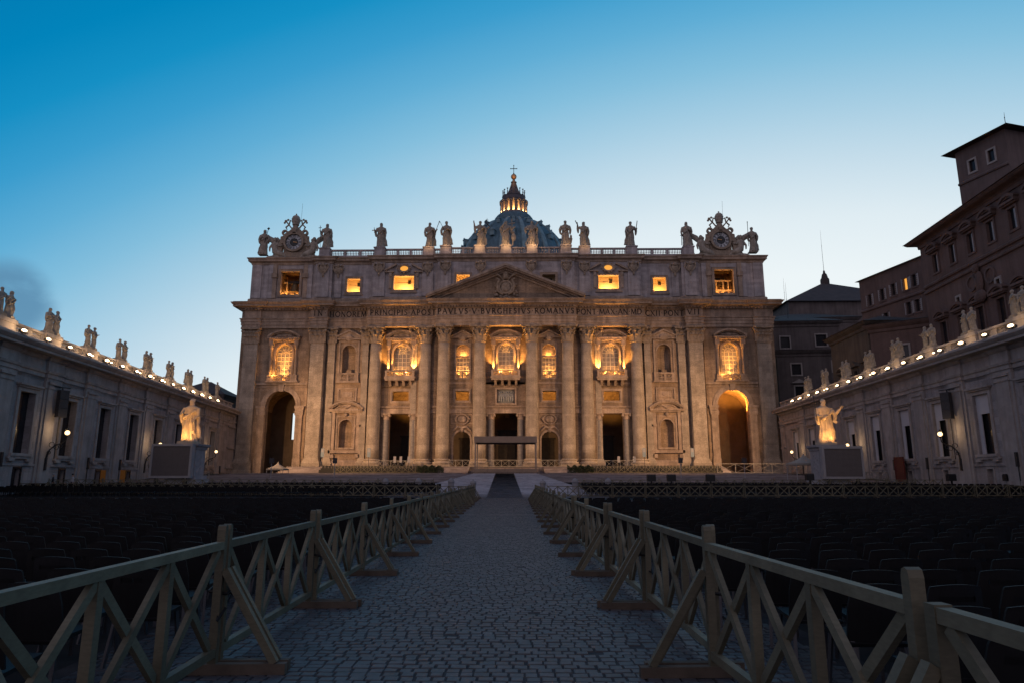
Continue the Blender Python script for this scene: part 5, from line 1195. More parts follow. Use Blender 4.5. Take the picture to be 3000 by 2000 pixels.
R_ = random.Random(4)
def wing(name_lab, side, org, tan, wins, pils, lamps, stats, brackets, spk, swap):
    """local frame: x along the wall, -y towards the square"""
    L = sqrt(1+tan*tan)
    rz = atan2(1, tan) if side == 'left' else atan2(-1, -tan)
    o = thing('wing_building', name_lab, 'building', (org[0], org[1], 0), rz)
    sx = (lambda Y: (Y-org[1])*L) if side == 'left' else (lambda Y: (org[1]-Y)*L)
    A = sx(34) if side == 'left' else 0.0; Bx = 0.0 if side == 'left' else sx(34)
    if side == 'left': A, Bx = A, 3.0
    else: A, Bx = -3.0, Bx
    zf = 0.0
    ops = []; hw = 1.35
    for Y in wins:
        x = sx(Y); ops.append((x-hw, x+hw, 4.3, 10.6, 0)); ops.append((x-.55, x+.55, .2, 2.75, 0))
    m = MB(); m.wall(A, Bx, -.5, 13.5, 0, ops, .75); m.add([(A, 14, -.5), (Bx, 14, -.5), (Bx, 14, 15.4), (A, 14, 15.4)], [(0, 1, 2, 3)]); 
    for x in (A, Bx): m.add([(x, 0, -.5), (x, 14, -.5), (x, 14, 15.4), (x, 0, 15.4)], [(0, 1, 2, 3)])
    m.box(A, Bx, -.22, 0, -.5, .9); m.box(A, Bx, -.12, 0, 3.05, 3.3)
    m.build('wall', 'wing', o)
    m = MB()
    EW = [(A, 0), (Bx, 0)]; path = []
    for Y in sorted(pils, reverse=(side == 'right')):
        x = sx(Y); path += [(x-1.55, 0), (x-1.55, -.28), (x+1.55, -.28), (x+1.55, 0)]
    path = [(A, 0)]+path+[(Bx, 0)]
    m.mould(path, [(-.3, 12.15), (.0, 12.15), (.0, 12.5), (.1, 12.53), (.1, 12.95), (.22, 13.0), (.3, 13.25), (.02, 13.3), (.0, 14.35), (.15, 14.45), (.3, 14.6), (.35, 14.75), (.38, 14.8)])
    m.mould([(A, -.28), (Bx, -.28)], [(.2, 14.78), (1.05, 14.85), (1.05, 15.1), (1.15, 15.15), (1.4, 15.42), (1.4, 15.5), (.75, 15.58), (.75, 15.85), (.6, 16.0), (.45, 16.05), (-14, 16.1)])
    m.build('entablature', 'wing_trim', o)
    for Y in pils:
        x = sx(Y); p = MB(); p.box(x-1.45, x+1.45, -.14, .05, .9, 11.4); p.box(x-1.0, x+1.0, -.28, -.1, .9, 11.4); p.box(x-1.15, x+1.15, -.38, 0, .9, 1.5); p.box(x-1.6, x+1.6, -.24, 0, .9, 1.5); p.box(x-1.1, x+1.1, -.36, 0, 11.4, 11.7); p.box(x-1.2, x+1.2, -.46, 0, 11.9, 12.15); p.box(x-1.6, x+1.6, -.26, 0, 11.4, 12.15); p.box(x-1.05, x+1.05, -.3, 0, 11.7, 11.9)
        p.build('pilaster', 'wing_trim', o)
    for Y in wins:
        x = sx(Y); f_ = MB(); f_.box(x-hw-.42, x-hw, -.14, .05, 4.3, 10.6); f_.box(x+hw, x+hw+.42, -.14, .05, 4.3, 10.6); f_.box(x-hw-.42, x+hw+.42, -.14, .05, 10.6, 10.95)
        f_.box(x-hw-.55, x+hw+.55, -.3, .05, 11.0, 11.2); f_.box(x-hw-.75, x+hw+.75, -.5, .05, 11.2, 11.4); f_.box(x-hw-.5, x+hw+.5, -.35, .05, 4.0, 4.3); f_.box(x-hw-.8, x+hw+.8, -.25, .05, 3.75, 4.0); f_.box(x-hw-.6, x-hw+.3, -.3, .05, 3.5, 3.75); f_.box(x+hw-.3, x+hw+.6, -.3, .05, 3.5, 3.75)
        w = f_.build('window', 'wing_trim', o)
        MB().box(x-hw, x+hw, .6, .7, 4.3, 10.6).build('pane', 'glass_dark', w)
        g = MB()
        for k in (-.45, .45): g.box(x+k-.03, x+k+.03, .56, .6, 4.3, 10.6)
        for z in (5.5, 6.7, 7.9, 9.1): g.box(x-hw, x+hw, .56, .6, z-.03, z+.03)
        g.build('glazing_bars', 'glass_dark', w)
        if side == 'right': MB().box(x-hw, x+hw, .2, .3, 8.55, 10.6).build('blind', 'blind', w); MB().box(x-hw, x-hw+.62, .2, .31, 4.3, 8.55).build('side_blind', 'blind', w); MB().box(x+hw-.3, x+hw, .2, .31, 4.3, 8.55).build('side_blind', 'blind', w)
        d = MB(); d.box(x-.55, x+.55, .4, .5, .2, 2.75); d.box(x-.72, x-.55, -.1, .05, .2, 2.9); d.box(x+.55, x+.72, -.1, .05, .2, 2.9); d.box(x-.72, x+.72, -.1, .05, 2.75, 2.95); d.build('door', 'glass_dark' if side == 'left' else 'wing_trim', o)
    # parapet
    m = MB(); y0 = .35
    m.box(A, Bx, y0, y0+.5, 16.05, 16.35); m.box(A, Bx, y0-.08, y0+.55, 17.05, 17.3)
    spans = sorted([sx(Y) for Y in stats_mid(stats)]+[A-3, Bx+3])
    for Y in stats_mid(stats):
        x = sx(Y); ped = MB(); ped.box(x-1.5, x+1.5, y0-.2, y0+.75, 16.05, 17.05); ped.box(x-1.6, x+1.6, y0-.3, y0+.8, 17.0, 17.42); ped.build('parapet_pier', 'wing_trim', o)
    for a, b in zip(spans[:-1], spans[1:]):
        a, b = max(a+1.5, A), min(b-1.5, Bx)
        if b-a < .5: continue
        n = max(1, round((b-a)/2.6))
        for k in range(n):
            s0, s1 = a+(b-a)*k/n, a+(b-a)*(k+1)/n; m.box(s0, s0+.5, y0+.05, y0+.45, 16.35, 17.05); m.box(s1-.5, s1, y0+.05, y0+.45, 16.35, 17.05); balusters(m, s0+.5, s1-.5, 16.35, 17.05, y0+.25, max(3, int((s1-s0-1)/.24)), .085)
    m.build('balustrade', 'wing_trim', o)
    r = MB(); r.prismx([(y0+.6, 16.06), (14.5, 16.06), (14.5, 17.0)], A, Bx); r.build('roof', 'roof_lead', o)
    # cables and drainpipes as on the photo
    ca, sa = cos(rz), sin(rz)
    def world(x, y, z): return (org[0]+x*ca-y*sa, org[1]+x*sa+y*ca, z)
    # floodlights on the cornice
    for i, Y in enumerate(lamps):
        t = thing('floodlight', 'lit floodlight on the %s wing cornice, %s from the camera' % (side, ordn(i+1)), 'floodlight', world(sx(Y), -1.0, 16.32), rz, 'floodlights along the %s wing cornice' % side)
        wx, wy, wz = world(sx(Y), -1.02, 16.62); light('wing_lamp', 'POINT', (wx, wy, wz), 115 if side == 'left' else 45, (1, .62, .30), .1)
        obj('housing', HOUS_ME, t); obj('lens', LENS_ME, t); t.scale = (R_.uniform(.8, 1.1),)*3
        if i >= 3 and i % 4 != 1:
            t2 = thing('floodlight', 'small lit spotlight on the %s wing cornice just past the %s floodlight' % (side, ordn(i+1)), 'floodlight', world(sx(Y+1.2+R_.uniform(-.4, .5)), -.85, 16.3), rz, 'small spotlights along the %s wing cornice' % side)
            obj('housing', HOUS_ME, t2); obj('lens', LENS_ME, t2); t2.scale = (R_.uniform(.4, .65),)*3
    for i, (Y, k) in enumerate(stats):
        prs = i//2; which = 'nearer' if i % 2 == 0 else 'farther'
        lab = '%s stone saint of the %s pair on the %s wing parapet' % (which, ordn(prs+1), side)
        t = thing('saint_statue', lab, 'statue', world(sx(Y), .55, 17.66), rz+(.35*(-1 if side == 'left' else 1) if i % 2 == 0 else .2*(1 if side == 'left' else -1)), 'saint statues on the %s wing' % side)
        obj('figure', SLW[k], t); obj('plinth', PLW, t)
    for i, Y in enumerate(brackets):
        t = thing('bracket_lamp', 'lit globe lamp on a scrolled iron bracket, %s along the %s wing' % (ordn(i+1), side), 'lamp', world(sx(Y), -.3, 4.65), rz, 'bracket lamps on the wings')
        light('bracket_light', 'POINT', world(sx(Y), -1.75, 7.05), 70, (1, .66, .34), .1)
        obj('bracket', BR_ME, t); obj('globe', GL_ME, t); obj('cap', CP_ME, t)
    for k, Y in enumerate(pils):                       # dark cable boxes low on the pilasters
        if k % 1 == 0 and all(abs(Y-b) > 2 for b in brackets):
            t = MB().box(-.14, .14, -.2, 0, 2.9, 4.3).tube([(0, -.06, 0.2), (0, -.06, 3.0)], .05, 6).build('lamp_bracket_stub', 'iron'); t.location = world(sx(Y)+.8, -.29, 0); t.rotation_euler = (0, 0, rz)
            tag(t, 'dark iron cable box low on the %s pilaster of the %s wing' % (ordn(k+1), side), 'cable box', 'cable boxes on the wings')
    t = thing('loudspeaker', 'tall three cabinet loudspeaker column hung on the %s wing wall' % side, 'loudspeaker', world(sx(spk), -1.0, 8.4), rz+(-.5 if side == 'left' else .5), 'hanging loudspeaker columns')
    for k in range(3):
        b = MB(); b.box(-.5, .5, -.3, .3, k*1.0+.02, k*1.0+.98); b.box(-.52, .52, -.32, .3, k*1.0+.95, k*1.0+1.0); b.build('cabinet', 'speaker', t)
    b = MB(); b.box(-.04, .04, .2, .28, 3.0, 3.4); b.bar((-.9, .25, 3.35), (.9, .25, 3.35), .1, .1); b.bar((0, .25, 3.35), (0, 1.3, 3.35), .1, .1); b.tube([(.05, .25, -4.5), (.05, .25, 3.2)], .05, 6); b.build('hanger', 'iron', t)
    return o, sx, world
def stats_mid(stats): return [ (stats[i][0]+stats[min(i+1, len(stats)-1)][0])/2 for i in range(0, len(stats), 2)]
def pairs(y0, pitch, n, off=.75):
    out = []
    for i in range(n):
        out += [(y0+i*pitch-off, R_.randrange(6)), (y0+i*pitch+off, R_.randrange(6))]
    return out
LW = wing('long dim stone building with tall dark windows along the left of the square', 'left', (-59.635, 138), -.118, [53.3+8.39*k for k in range(10)], [57.5+8.39*k for k in range(10)],
          [66.3+4.34*k for k in range(15)], pairs(65.4, 8.45, 8)+[(131.2, 1)], [74.4, 99.7, 125.0], 74.9, False)
RW = wing('long dim stone building with tall white-blinded windows along the right of the square', 'right', (52.48, 138), .052, [57.0+8.33*k for k in range(10)], [52.8+8.33*k for k in range(10)],
          [65.7+4.24*k for k in range(16)], pairs(66.5, 8.4, 8), [78.3, 103.6, 128.5], 78.4, True)
# link walls between the wings and the church
for x0, y0, x1, y1, zt, lab in ((-59.6, 138.0, -62, 160, 15.5, 'plain shadowed wall between left wing and church'), (52.4, 138.0, 58, 166, 15.5, 'plain shadowed wall between right wing and church')):
    m = MB(); dx, dy = x1-x0, y1-y0; l = hypot(dx, dy); nx, ny = dy/l, -dx/l
    m.add([(x0, y0, 0), (x1, y1, 0), (x1, y1, zt), (x0, y0, zt)], [(0, 1, 2, 3)])
    for z in (4, 8, 12.3, 13.4, 15.2): m.bar((x0, y0, z), (x1, y1, z), .5, .3)
    for t in (.25, .5, .75): m.bar((x0+dx*t, y0+dy*t, 0), (x0+dx*t, y0+dy*t, zt-3), .3, 1.4)
    tag(m.build('link_wall', 'wing'), lab, 'wall')

# ================================================================ palaces and roofs behind the right wing
def facade_block(name, lab, x0, y0, x1, y1, z0, z1, depth, m, roofm='roof', eave=1.2, rise=3.0, wins=(), cat='building', courses=(), cornice=True):
    """block whose visible face runs from (x0,y0) to (x1,y1); camera to the left of that direction"""
    dx, dy = x1-x0, y1-y0; Lg = hypot(dx, dy); rz = atan2(dy, dx)
    o = thing(name, lab, cat, (x0, y0, 0), rz)
    ops = [w[:5] for w in wins]
    b = MB(); b.wall(0, Lg, z0, z1, 0, [w[:4]+(0,) for w in wins], .35)
    for x in (0, Lg): b.add([(x, 0, z0), (x, depth, z0), (x, depth, z1), (x, 0, z1)], [(0, 1, 2, 3)])
    b.add([(0, depth, z0), (Lg, depth, z0), (Lg, depth, z1), (0, depth, z1)], [(0, 1, 2, 3)])
    b.build('wall', m, o)
    if cornice: MB().mould([(0, depth), (0, 0), (Lg, 0), (Lg, depth)], [(0, z1-1.3), (.2, z1-1.25), (.25, z1-.8), (.5, z1-.6), (eave*.8, z1-.4), (eave, z1-.15), (eave, z1), (-.5, z1+.05)]).build('cornice', m, o)
    e = eave+.2; r = min(depth, Lg)/2+e
    b = MB(); b.add([(-e, -e, z1), (Lg+e, -e, z1), (Lg+e, depth+e, z1), (-e, depth+e, z1), (r-e, depth/2, z1+rise), (max(r-e, Lg-r+e), depth/2, z1+rise)], [(0, 1, 5, 4), (1, 2, 5), (2, 3, 4, 5), (3, 0, 4), (3, 2, 1, 0)]); b.build('roof', roofm, o)
    for z in courses: MB().mould([(0, 0), (Lg, 0)], [(0, z-.3), (.25, z-.25), (.3, z), (.0, z+.3)]).build('string_course', m, o)
    for w in wins:
        xa, xb, za, zb, kind = w[:5]
        f_ = MB(); mouldrect(f_, xa, xb, za, zb, 0, .3, .15)
        if 'p' in kind: f_.prism([(xa-.8, zb+.7), (xb+.8, zb+.7), ((xa+xb)/2, zb+1.6)], -.6, 0)
        if 'c' in kind: seg_ped(f_, (xa+xb)/2, (xb-xa)/2+.7, zb+.9, .6, 0, .7)
        wo_ = f_.build('window', 'wing_trim' if 'w' in kind else m, o)
        MB().box(xa, xb, .25, .3, za, zb).build('pane', 'litwin' if 'L' in kind else 'glass_dark', wo_)
        if 's' in kind:
            for s in (-1, 1):
                sh = MB(); a = xa if s < 0 else xb; lo, hi = sorted((a, a+s*(xb-xa)*.55)); sh.box(lo, hi, -.12, -.05, za, zb)
                for k in range(6): sh.box(lo+.08, hi-.08, -.15, -.12, za+(zb-za)*(k+.1)/6, za+(zb-za)*(k+.75)/6)
                sh.build('shutter', 'shutter', wo_)
        elif 'h' in kind:
            sh = MB(); sh.box(xa+(xb-xa)*.55, xb-.05, .1, .16, za+.1, zb-.1); sh.build('shutter', 'shutter', wo_)
    return o
# main red palace: face from its far corner (63.6,105) towards the camera
def dirp(x, y, tn, l): n = sqrt(1+tn*tn); return (x-tn*l/n, y-l/n)
pw = []
for k in range(7):
    x = 4.0+k*4.6; pw.append((x-.75, x+.75, 32.6, 35.4, 'ch')); pw.append((x-.8, x+.8, 21.4, 24.8, 'c')); 
    if k % 2: pw.append((x-.4, x+.4, 26.6, 27.4, 'w'))
x1, y1 = dirp(63.6, 105, .06, 44)
pal = facade_block('palace', 'huge dark red palace with deep eaves rising behind the right wing', 63.6, 105, x1, y1, 2, 38.8, 26, 'palace_red', wins=pw, courses=(31.2, 30.3, 20.6), rise=6.5, eave=1.6)
for k, x in enumerate((12.2, 16.4)):
    m = MB(); m.ring(x, 28.4, .85, 1.15, -.2, 0, 0, 2*pi, 20); m.ring(x, 28.4, 0.02, .85, .05, .1, 0, 2*pi, 20); m.build('oval_window', 'palace_red2', pal)
m = MB(); m.ball((14.3, -.3, 28.0), (.8, .4, 1.6), 10, 8); m.ball((14.3, -.4, 26.0), (1.3, .5, .9), 10, 7); m.ball((14.0, -.4, 30.0), (.6, .4, .7), 9, 7); m.build('coat_of_arms', 'palace_red', pal)
x1, y1 = 77.2, 101.5
facade_block('palace_tower', 'square brown upper tower with hipped roof above the red palace', 74.6, 110, x1, y1, 30, 56.6, 14, 'palace_red2', wins=[(2.3, 3.4, 52.0, 54.0, 'w'), (5.7, 6.8, 52.2, 54.2, 'w')], rise=.8, eave=1.3, courses=(50.8,), cornice=False)
def rod(loc, h, lab): 
    o = MB().tube([(0, 0, 0), (0, 0, h*.6), (.05, 0, h)], [.06, .04, .015], 5).ball((0, 0, h*.6), .09, 6, 5).build('antenna', 'iron'); o.location = loc; tag(o, lab, 'antenna')
# brown house with pale shutters
x0, y0 = 68.0, 133.8; x1, y1 = 71.6, 117.5
bw = []
for x, z, k in ((2.6, 36.2, 's'), (6.0, 36.4, 's'), (8.9, 36.6, 's'), (12.0, 36.8, 'sL'), (14.1, 36.9, 's'), (3.2, 31.4, 's'), (6.4, 31.6, 's'), (12.2, 32.2, 's'), (14.2, 32.2, 's'), (13.0, 27.2, 's')):
    bw.append((x-.48, x+.48, z-1.1, z+1.1, k))
facade_block('apartment_house', 'plain brown house with open pale shutters, one window lit', x0, y0, x1, y1, 2, 40.7, 16, 'palace_red2', wins=bw, rise=1.2, eave=.4, courses=(34.4,), cornice=False)
# low wing of the palace with a corner towards the square
facade_block('palace_wing', 'low dark ochre palace wing with tiled eaves over the right wing', 57.8, 126.5, 57.45, 111.8, 2, 27.4, 9, 'palace_ochre', wins=[(3.5, 4.6, 16.8, 19.6, 'c'), (8.7, 9.8, 17.2, 20.0, 'p'), (12.4, 13.5, 17.4, 20.2, 'p')], rise=2.0, eave=.9)
facade_block('palace_annex', 'low red annex with a square white-framed window beside the ochre wing', 57.6, 111.6, 64.6, 106.0, 2, 26.6, 10, 'palace_red', wins=[(4.2, 5.4, 20.6, 22.8, 'w'), (3.0, 4.0, 14.5, 17.5, 'p')], rise=1.4, eave=.9)
# grey blocks between the church and the palace
facade_block('grey_palace', 'plain grey palace block with small framed windows beside the church', 57.2, 152, 76, 150, 2, 30.0, 12, 'palace_grey', wins=[(3.0, 5.0, 24.6, 27.0, 'w'), (11.8, 13.8, 25.2, 27.4, 'w'), (3.4, 5.2, 17.6, 22.0, 'pw'), (12.4, 14.2, 18.6, 22.6, 'pw')], rise=1.0, eave=.9, roofm='roof_lead')
facade_block('upper_grey_palace', 'upper grey storey with two barred windows behind the plain palace', 58, 158, 74, 157, 20, 38.0, 10, 'palace_grey', wins=[(2.5, 4.6, 31.8, 34.4, 'w'), (10.6, 13.0, 32.2, 34.8, 'w')], rise=2.2, eave=.9, roofm='roof_lead')
facade_block('tiled_hall', 'low hall with a long dark tiled roof beneath the chapel roof', 62, 170, 84, 168, 20, 41.5, 16, 'palace_grey', wins=[], rise=3.0, eave=.8, roofm='roof')
ch = thing('chapel', 'big dark chapel with hipped roof and small lantern behind the palaces', 'building', (91, 196, 0))
b = MB(); b.box(-17, 24, -11, 30, 10, 50.5); b.build('wall', 'palace_grey', ch)
b = MB(); b.add([(-18, -12, 50), (25, -12, 50), (25, 31, 50), (-18, 31, 50), (-.5, 3, 59.5), (3.0, 8, 59.5)], [(0, 1, 4), (1, 2, 5, 4), (2, 3, 5), (3, 0, 4, 5)]); b.build('roof', 'roof_lead', ch)
b = MB().lathe([(1.3, 58.6), (1.3, 60.6), (1.0, 61.0), (.7, 62.2), (.35, 62.6), (.3, 63.2), (.05, 63.6)], 0.2, 3.4, 10); b.build('lantern', 'roof_lead', ch)
rod((91.2, 199.4, 63.4), 13, 'tall thin mast on the chapel lantern'); rod((78.6, 199, 50), 11, 'thin mast on the chapel roof slope'); rod((64, 161, 38), 10.5, 'thin mast on the grey palace roof beside the church'); rod((77.3, 101.2, 56.9), 2.4, 'thin mast on the peak of the palace tower')
# building behind the left wing
facade_block('roofed_house', 'dark house with hipped roof behind the far end of the left wing', -88, 168, -74.5, 168, 2, 22.5, 12, 'palace_grey', wins=[], rise=4.0, eave=.7, roofm='roof_lead')
# ================================================================ wooden barriers
PLN = 2.98
def barrier_parts(side):
    """panel along +y from 0 to PLN, path on the +x side (side=1) or -x side (side=-1)"""
    P = []; hw = .045; s = side
    def bx(nm, *a, m='wood'): P.append((nm, MB().box(*a), m))
    for y in (.04, PLN-.04):
        m = MB(); m.box(-.035, .035, y-.031, y+.031, .02, 1.175); m.prismx([(y-.031, 1.175), (y+.031, 1.175), (y+.022, 1.208), (y, 1.218), (y-.022, 1.208)], -.035, .035); P.append(('post', m, 'wood'))
        m = MB(); xa, xb = sorted((-s*.22, s*.62)); m.box(xa, xb, y-.038, y+.038, .0, .085); P.append(('foot', m, 'wood_foot'))
        m = MB(); m.bar((s*.05, y, .84), (s*.52, y, .085), .062, .062, (0, 1, 0)); P.append(('strut', m, 'wood'))
    m = MB(); m.box(-.035, .035, .072, PLN-.072, 1.012, 1.076); P.append(('top_rail', m, 'wood'))
    m = MB(); m.box(-.032, .032, .072, PLN-.072, .14, .205); P.append(('bottom_rail', m, 'wood'))
    n = 3; w = (PLN-.2)/n
    for k in range(1, n): bx('upright', -.032, .032, .1+w*k-.034, .1+w*k+.034, .206, 1.011)
    for k in range(n):
        a, b = .1+w*k+.03, .1+w*(k+1)-.03
        m = MB(); m.bar((.006*s, a, .215), (.006*s, b, 1.005), .04, .064, (0, -.7, .7)); P.append(('brace', m, 'wood'))
        m = MB(); m.bar((-.016*s, a, 1.005), (-.016*s, b, .215), .04, .064, (0, .7, .7)); P.append(('brace', m, 'wood'))
    return P
def barrier_proto(side):
    return [(n, m.mesh(n, mm)) for n, m, mm in barrier_parts(side)]
def joined(side, nm='wooden_barrier'):
    me = bpy.data.meshes.new(nm); mb = MB(); idx = []
    for n, m, mm in barrier_parts(side): idx += [0 if mm == 'wood' else 1]*len(m.f); mb.add(m.v, m.f)
    me.from_pydata(mb.v, [], mb.f); me.materials.append(M['wood']); me.materials.append(M['wood_foot']); me.polygons.foreach_set('material_index', idx); me.update(); return me
PROTO = {s: barrier_proto(s) for s in (-1, 1)}; JOIN = {s: joined(s) for s in (-1, 1)}
strap = MB(); strap.tube([(-.075, -.07, .66), (-.075, .09, .70), (.075, .10, .68), (.08, -.08, .64), (-.075, -.07, .66)], .014, 5); strap.tube([(-.07, .05, .70), (.02, .2, .60), (.0, .1, .5)], .013, 5); strap.tube([(.07, -.06, .52), (.06, -.2, .44), (.03, -.1, .47)], .012, 5)
STRAP = strap.mesh('strap', 'strap')
RB_ = random.Random(12)
sh_ = MB(); sh_.box(-.04, .04, PLN-.081, PLN-.009, .02, 1.085); SHORT = sh_.mesh('post', 'wood')
def place_barrier(x, y, rz, side, lab, grp, parts=True, z=0.0, sc=1.0, short=False):
    if parts:
        o = thing('wooden_barrier', lab, 'barrier', (x, y, z), rz, grp)
        for k, (n, me) in enumerate(PROTO[side]): obj(n, SHORT if short and k == 3 else me, o)
        obj('strap', STRAP, o)
    else:
        o = obj('wooden_barrier', JOIN[side]); o.location = (x, y, z); o.rotation_euler = (0, 0, rz); tag(o, lab, 'barrier', grp)
    if sc != 1: o.scale = (1, sc, sc)
    return o
def fence_line(fn, side, where, y0, n):
    y = y0; 
    for i in range(n):
        xa, xb = fn(y), fn(y+PLN); jit = RB_.uniform(-.035, .035)
        place_barrier(xa+jit, y, -atan2(xb-xa+RB_.uniform(-.05, .05), PLN), side, 'yellowish wooden X barrier, %s from the camera on the %s of the path' % (ordn(i+1), where), 'barriers %s of the path' % where, y < 30, short=(side < 0 and i == 0))
        y += 3.03
FL = lambda y: -2.41-.031*y
FR = lambda y: 1.07+.84*math.exp(-y/16)
fence_line(FL, 1, 'left', .18, 21)
fence_line(FR, -1, 'right', .17, 21)
def cross_line(x0, y0, x1, y1, side, where, grp, z=0.0, sc=1.0, zf=None):
    L = hypot(x1-x0, y1-y0); a = atan2(y1-y0, x1-x0); n = int(L/(3.03*sc))
    for i in range(n):
        x, y = x0+(x1-x0)*i*3.03*sc/L, y0+(y1-y0)*i*3.03*sc/L
        place_barrier(x, y, a-pi/2+RB_.uniform(-.03, .03), side, '%s wooden X barrier from the path in the %s' % (ordn(i+1), where), grp, False, z if zf is None else zf(y), sc)
cross_line(-4.9, 64.2, -52.5, 69.0, 1, 'row closing the left chairs', 'barriers closing the left chairs', zf=lambda y: gz(y))
cross_line(2.2, 64.2, 48.5, 64.8, -1, 'row closing the right chairs', 'barriers closing the right chairs', zf=lambda y: gz(y))
cross_line(-9.5, 74.5, -52.0, 75.5, 1, 'farther row left of the ramp', 'farther barriers left of the ramp', zf=lambda y: gz(y))
cross_line(5.5, 74.5, 47.5, 75.0, -1, 'farther row right of the ramp', 'farther barriers right of the ramp', zf=lambda y: gz(y))
cross_line(-15.5, 124.0, -37.5, 124.0, 1, 'row on the left terrace', 'barriers on the left terrace', z=2.72, sc=1.22)
cross_line(9.5, 124.0, 36.5, 124.0, -1, 'row on the right terrace', 'barriers on the right terrace', z=2.72, sc=1.22)
# pale lattice rails between the column bases
def lattice(x0, x1, y, z, h, lab, nx):
    o = thing('lattice_rail', lab, 'railing', (x0, y, z), 0, 'pale lattice rails along the church front'); w = x1-x0
    m = MB(); m.box(0, w, -.05, .05, h-.1, h); m.build('top_rail', 'cloth_white', o); m = MB(); m.box(0, w, -.05, .05, .08, .18); m.build('bottom_rail', 'cloth_white', o)
    for k in range(nx+1): MB().box(w*k/nx-.05, w*k/nx+.05, -.06, .06, 0, h-.1).build('post', 'cloth_white', o)
    for k in range(nx):
        m = MB(); a, b = w*k/nx+.06, w*(k+1)/nx-.06; m.bar((a, -.02, .18), (b, -.02, h-.1), .05, .06, (0, 1, 0)); m.bar((a, .03, h-.1), (b, .03, .18), .05, .06, (0, 1, 0)); m.build('brace', 'cloth_white', o)
lattice(FX-11.3, FX-7.2, FY-3.2, 4.14, 1.45, 'pale X lattice rail left of the middle door', 3)
lattice(FX+7.2, FX+11.3, FY-3.2, 4.14, 1.45, 'pale X lattice rail right of the middle door', 3)
lattice(FX-3.8, FX+3.8, FY-3.2, 4.14, 1.45, 'pale X lattice rail across the middle door', 5)
lattice(FX-26.0, FX-18.7, FY-2.6, 4.14, 1.35, 'pale X lattice rail across the left great door', 5)
lattice(FX+18.7, FX+26.0, FY-2.6, 4.14, 1.35, 'pale X lattice rail across the right great door', 5)
lattice(33.5, 46.0, 120, 2.72, 1.7, 'long pale lattice ramp rail at the right end of the terrace', 4)
lattice(40.2, 50.2, 96.5, gz(96.5), 1.0, 'short pale lattice rail by the right white tent', 7)
lattice(-50.5, -44.5, 98, gz(98), 1.0, 'short pale lattice rail by the left church corner', 6)

# ================================================================ chairs
def chair_parts():
    P = []
    b = MB()                                          # back shell with a hand slot, slightly curved and leaning back
    nx, nz = 6, 8; zs = [.40, .47, .54, .60, .66, .71, .75, .80, .84]; vs = []
    def pt(u, z, o): lean = (z-.40)*.22; w = .225-.03*max(0, z-.66)/.18; return (u*w, -.20-lean+.03*u*u*1.2+o, z-.02*u*u*(z > .83))
    for o in (0, .018):
        for z in zs:
            for i in range(nx+1): vs.append(pt(-1+2*i/nx, z, o))
    K = (nx+1)*len(zs); f = []
    for j in range(len(zs)-1):
        for i in range(nx):
            if j == 5 and 1 <= i <= 4: continue
            a = j*(nx+1)+i; f += [(a, a+1, a+nx+2, a+nx+1), (K+a, K+a+nx+1, K+a+nx+2, K+a+1)]
    top = (len(zs)-1)*(nx+1)
    for i in range(nx): f += [(top+i, top+i+1, K+top+i+1, K+top+i), (i, K+i, K+i+1, i+1)]
    for j in range(len(zs)-1): a = j*(nx+1); f += [(a, a+nx+1, K+a+nx+1, K+a), (a+nx, K+a+nx, K+a+2*nx+1, a+2*nx+1)]
    b.add(vs, f); P.append(('backrest', b, 'chair'))
    s = MB(); s.prismx([(-.21, .40), (-.12, .425), (.10, .435), (.20, .44), (.235, .41), (.225, .395), (.1, .41), (-.2, .375)], -.215, .215); P.append(('seat', s, 'chair'))
    for sx_ in (-1, 1):
        for sy, y2 in ((-.17, -.25), (.17, .22)): P.append(('leg', MB().bar((sx_*.19, sy, .41), (sx_*.22, y2, 0), .028, .028), 'chair_leg'))
    return P
CP_ = [(n, m.mesh(n, mm)) for n, m, mm in chair_parts()]
cm_ = bpy.data.meshes.new('chair'); jb = MB(); ix = []
for n, m, mm in chair_parts(): ix += [0 if mm == 'chair' else 1]*len(m.f); jb.add(m.v, m.f)
cm_.from_pydata(jb.v, [], jb.f); cm_.materials.append(M['chair']); cm_.materials.append(M['chair_leg']); cm_.polygons.foreach_set('material_index', ix); cm_.update()
RC = random.Random(5); spots = []
for side in (-1, 1):
    for r in range(32):
        y = 3.9+r*.88
        edge = FL(y)-.75 if side < 0 else FR(y)+.75
        lim = min(49.5 if side < 0 else 47.0, .80*y+1.5)
        k = 0; off = RC.uniform(0, .5)
        while True:
            x = edge+side*(k*.56+off)
            if abs(x) > lim: break
            aisle = False
            if not aisle: spots.append((x+RC.uniform(-.03, .03), y+RC.uniform(-.05, .05), RC.uniform(-.07, .07), side, r+1, k+1))
            k += 1
extra = []
for r in range(8):
    for side in (-1, 1):
        k = 0
        while k < 76: extra.append((side*(6.2 if side > 0 else 8.6)+side*k*.56+RC.uniform(-.05, .05)+(0 if side > 0 else 0), 65.6+r*.85, RC.uniform(-.07, .07), side, 0, 0)); k += 1
def inview(x, y):
    d = y*.98-.31; return d > .5 and abs(1.02*x/d) < .80
near = sorted([s for s in spots if inview(s[0], s[1])], key=lambda s: hypot(s[0], s[1]))[:300]; ns = set(near)
for i, (x, y, rz, side, r, k) in enumerate(near):
    lab = 'dark plastic chair, %s from the path fence in the %s row on the %s' % (ordn(k), ordn(r), 'left' if side < 0 else 'right'); grp = 'dark chairs %s of the path' % ('left' if side < 0 else 'right')
    if i < 110:
        o = thing('chair', lab, 'chair', (x, y, 0), rz, grp)
        for n, me in CP_: obj(n, me, o)
    else:
        o = obj('chair', cm_); o.location = (x, y, 0); o.rotation_euler = (0, 0, rz); tag(o, lab, 'chair', grp)
far = [s for s in spots if s not in ns]+extra
lowc = MB()
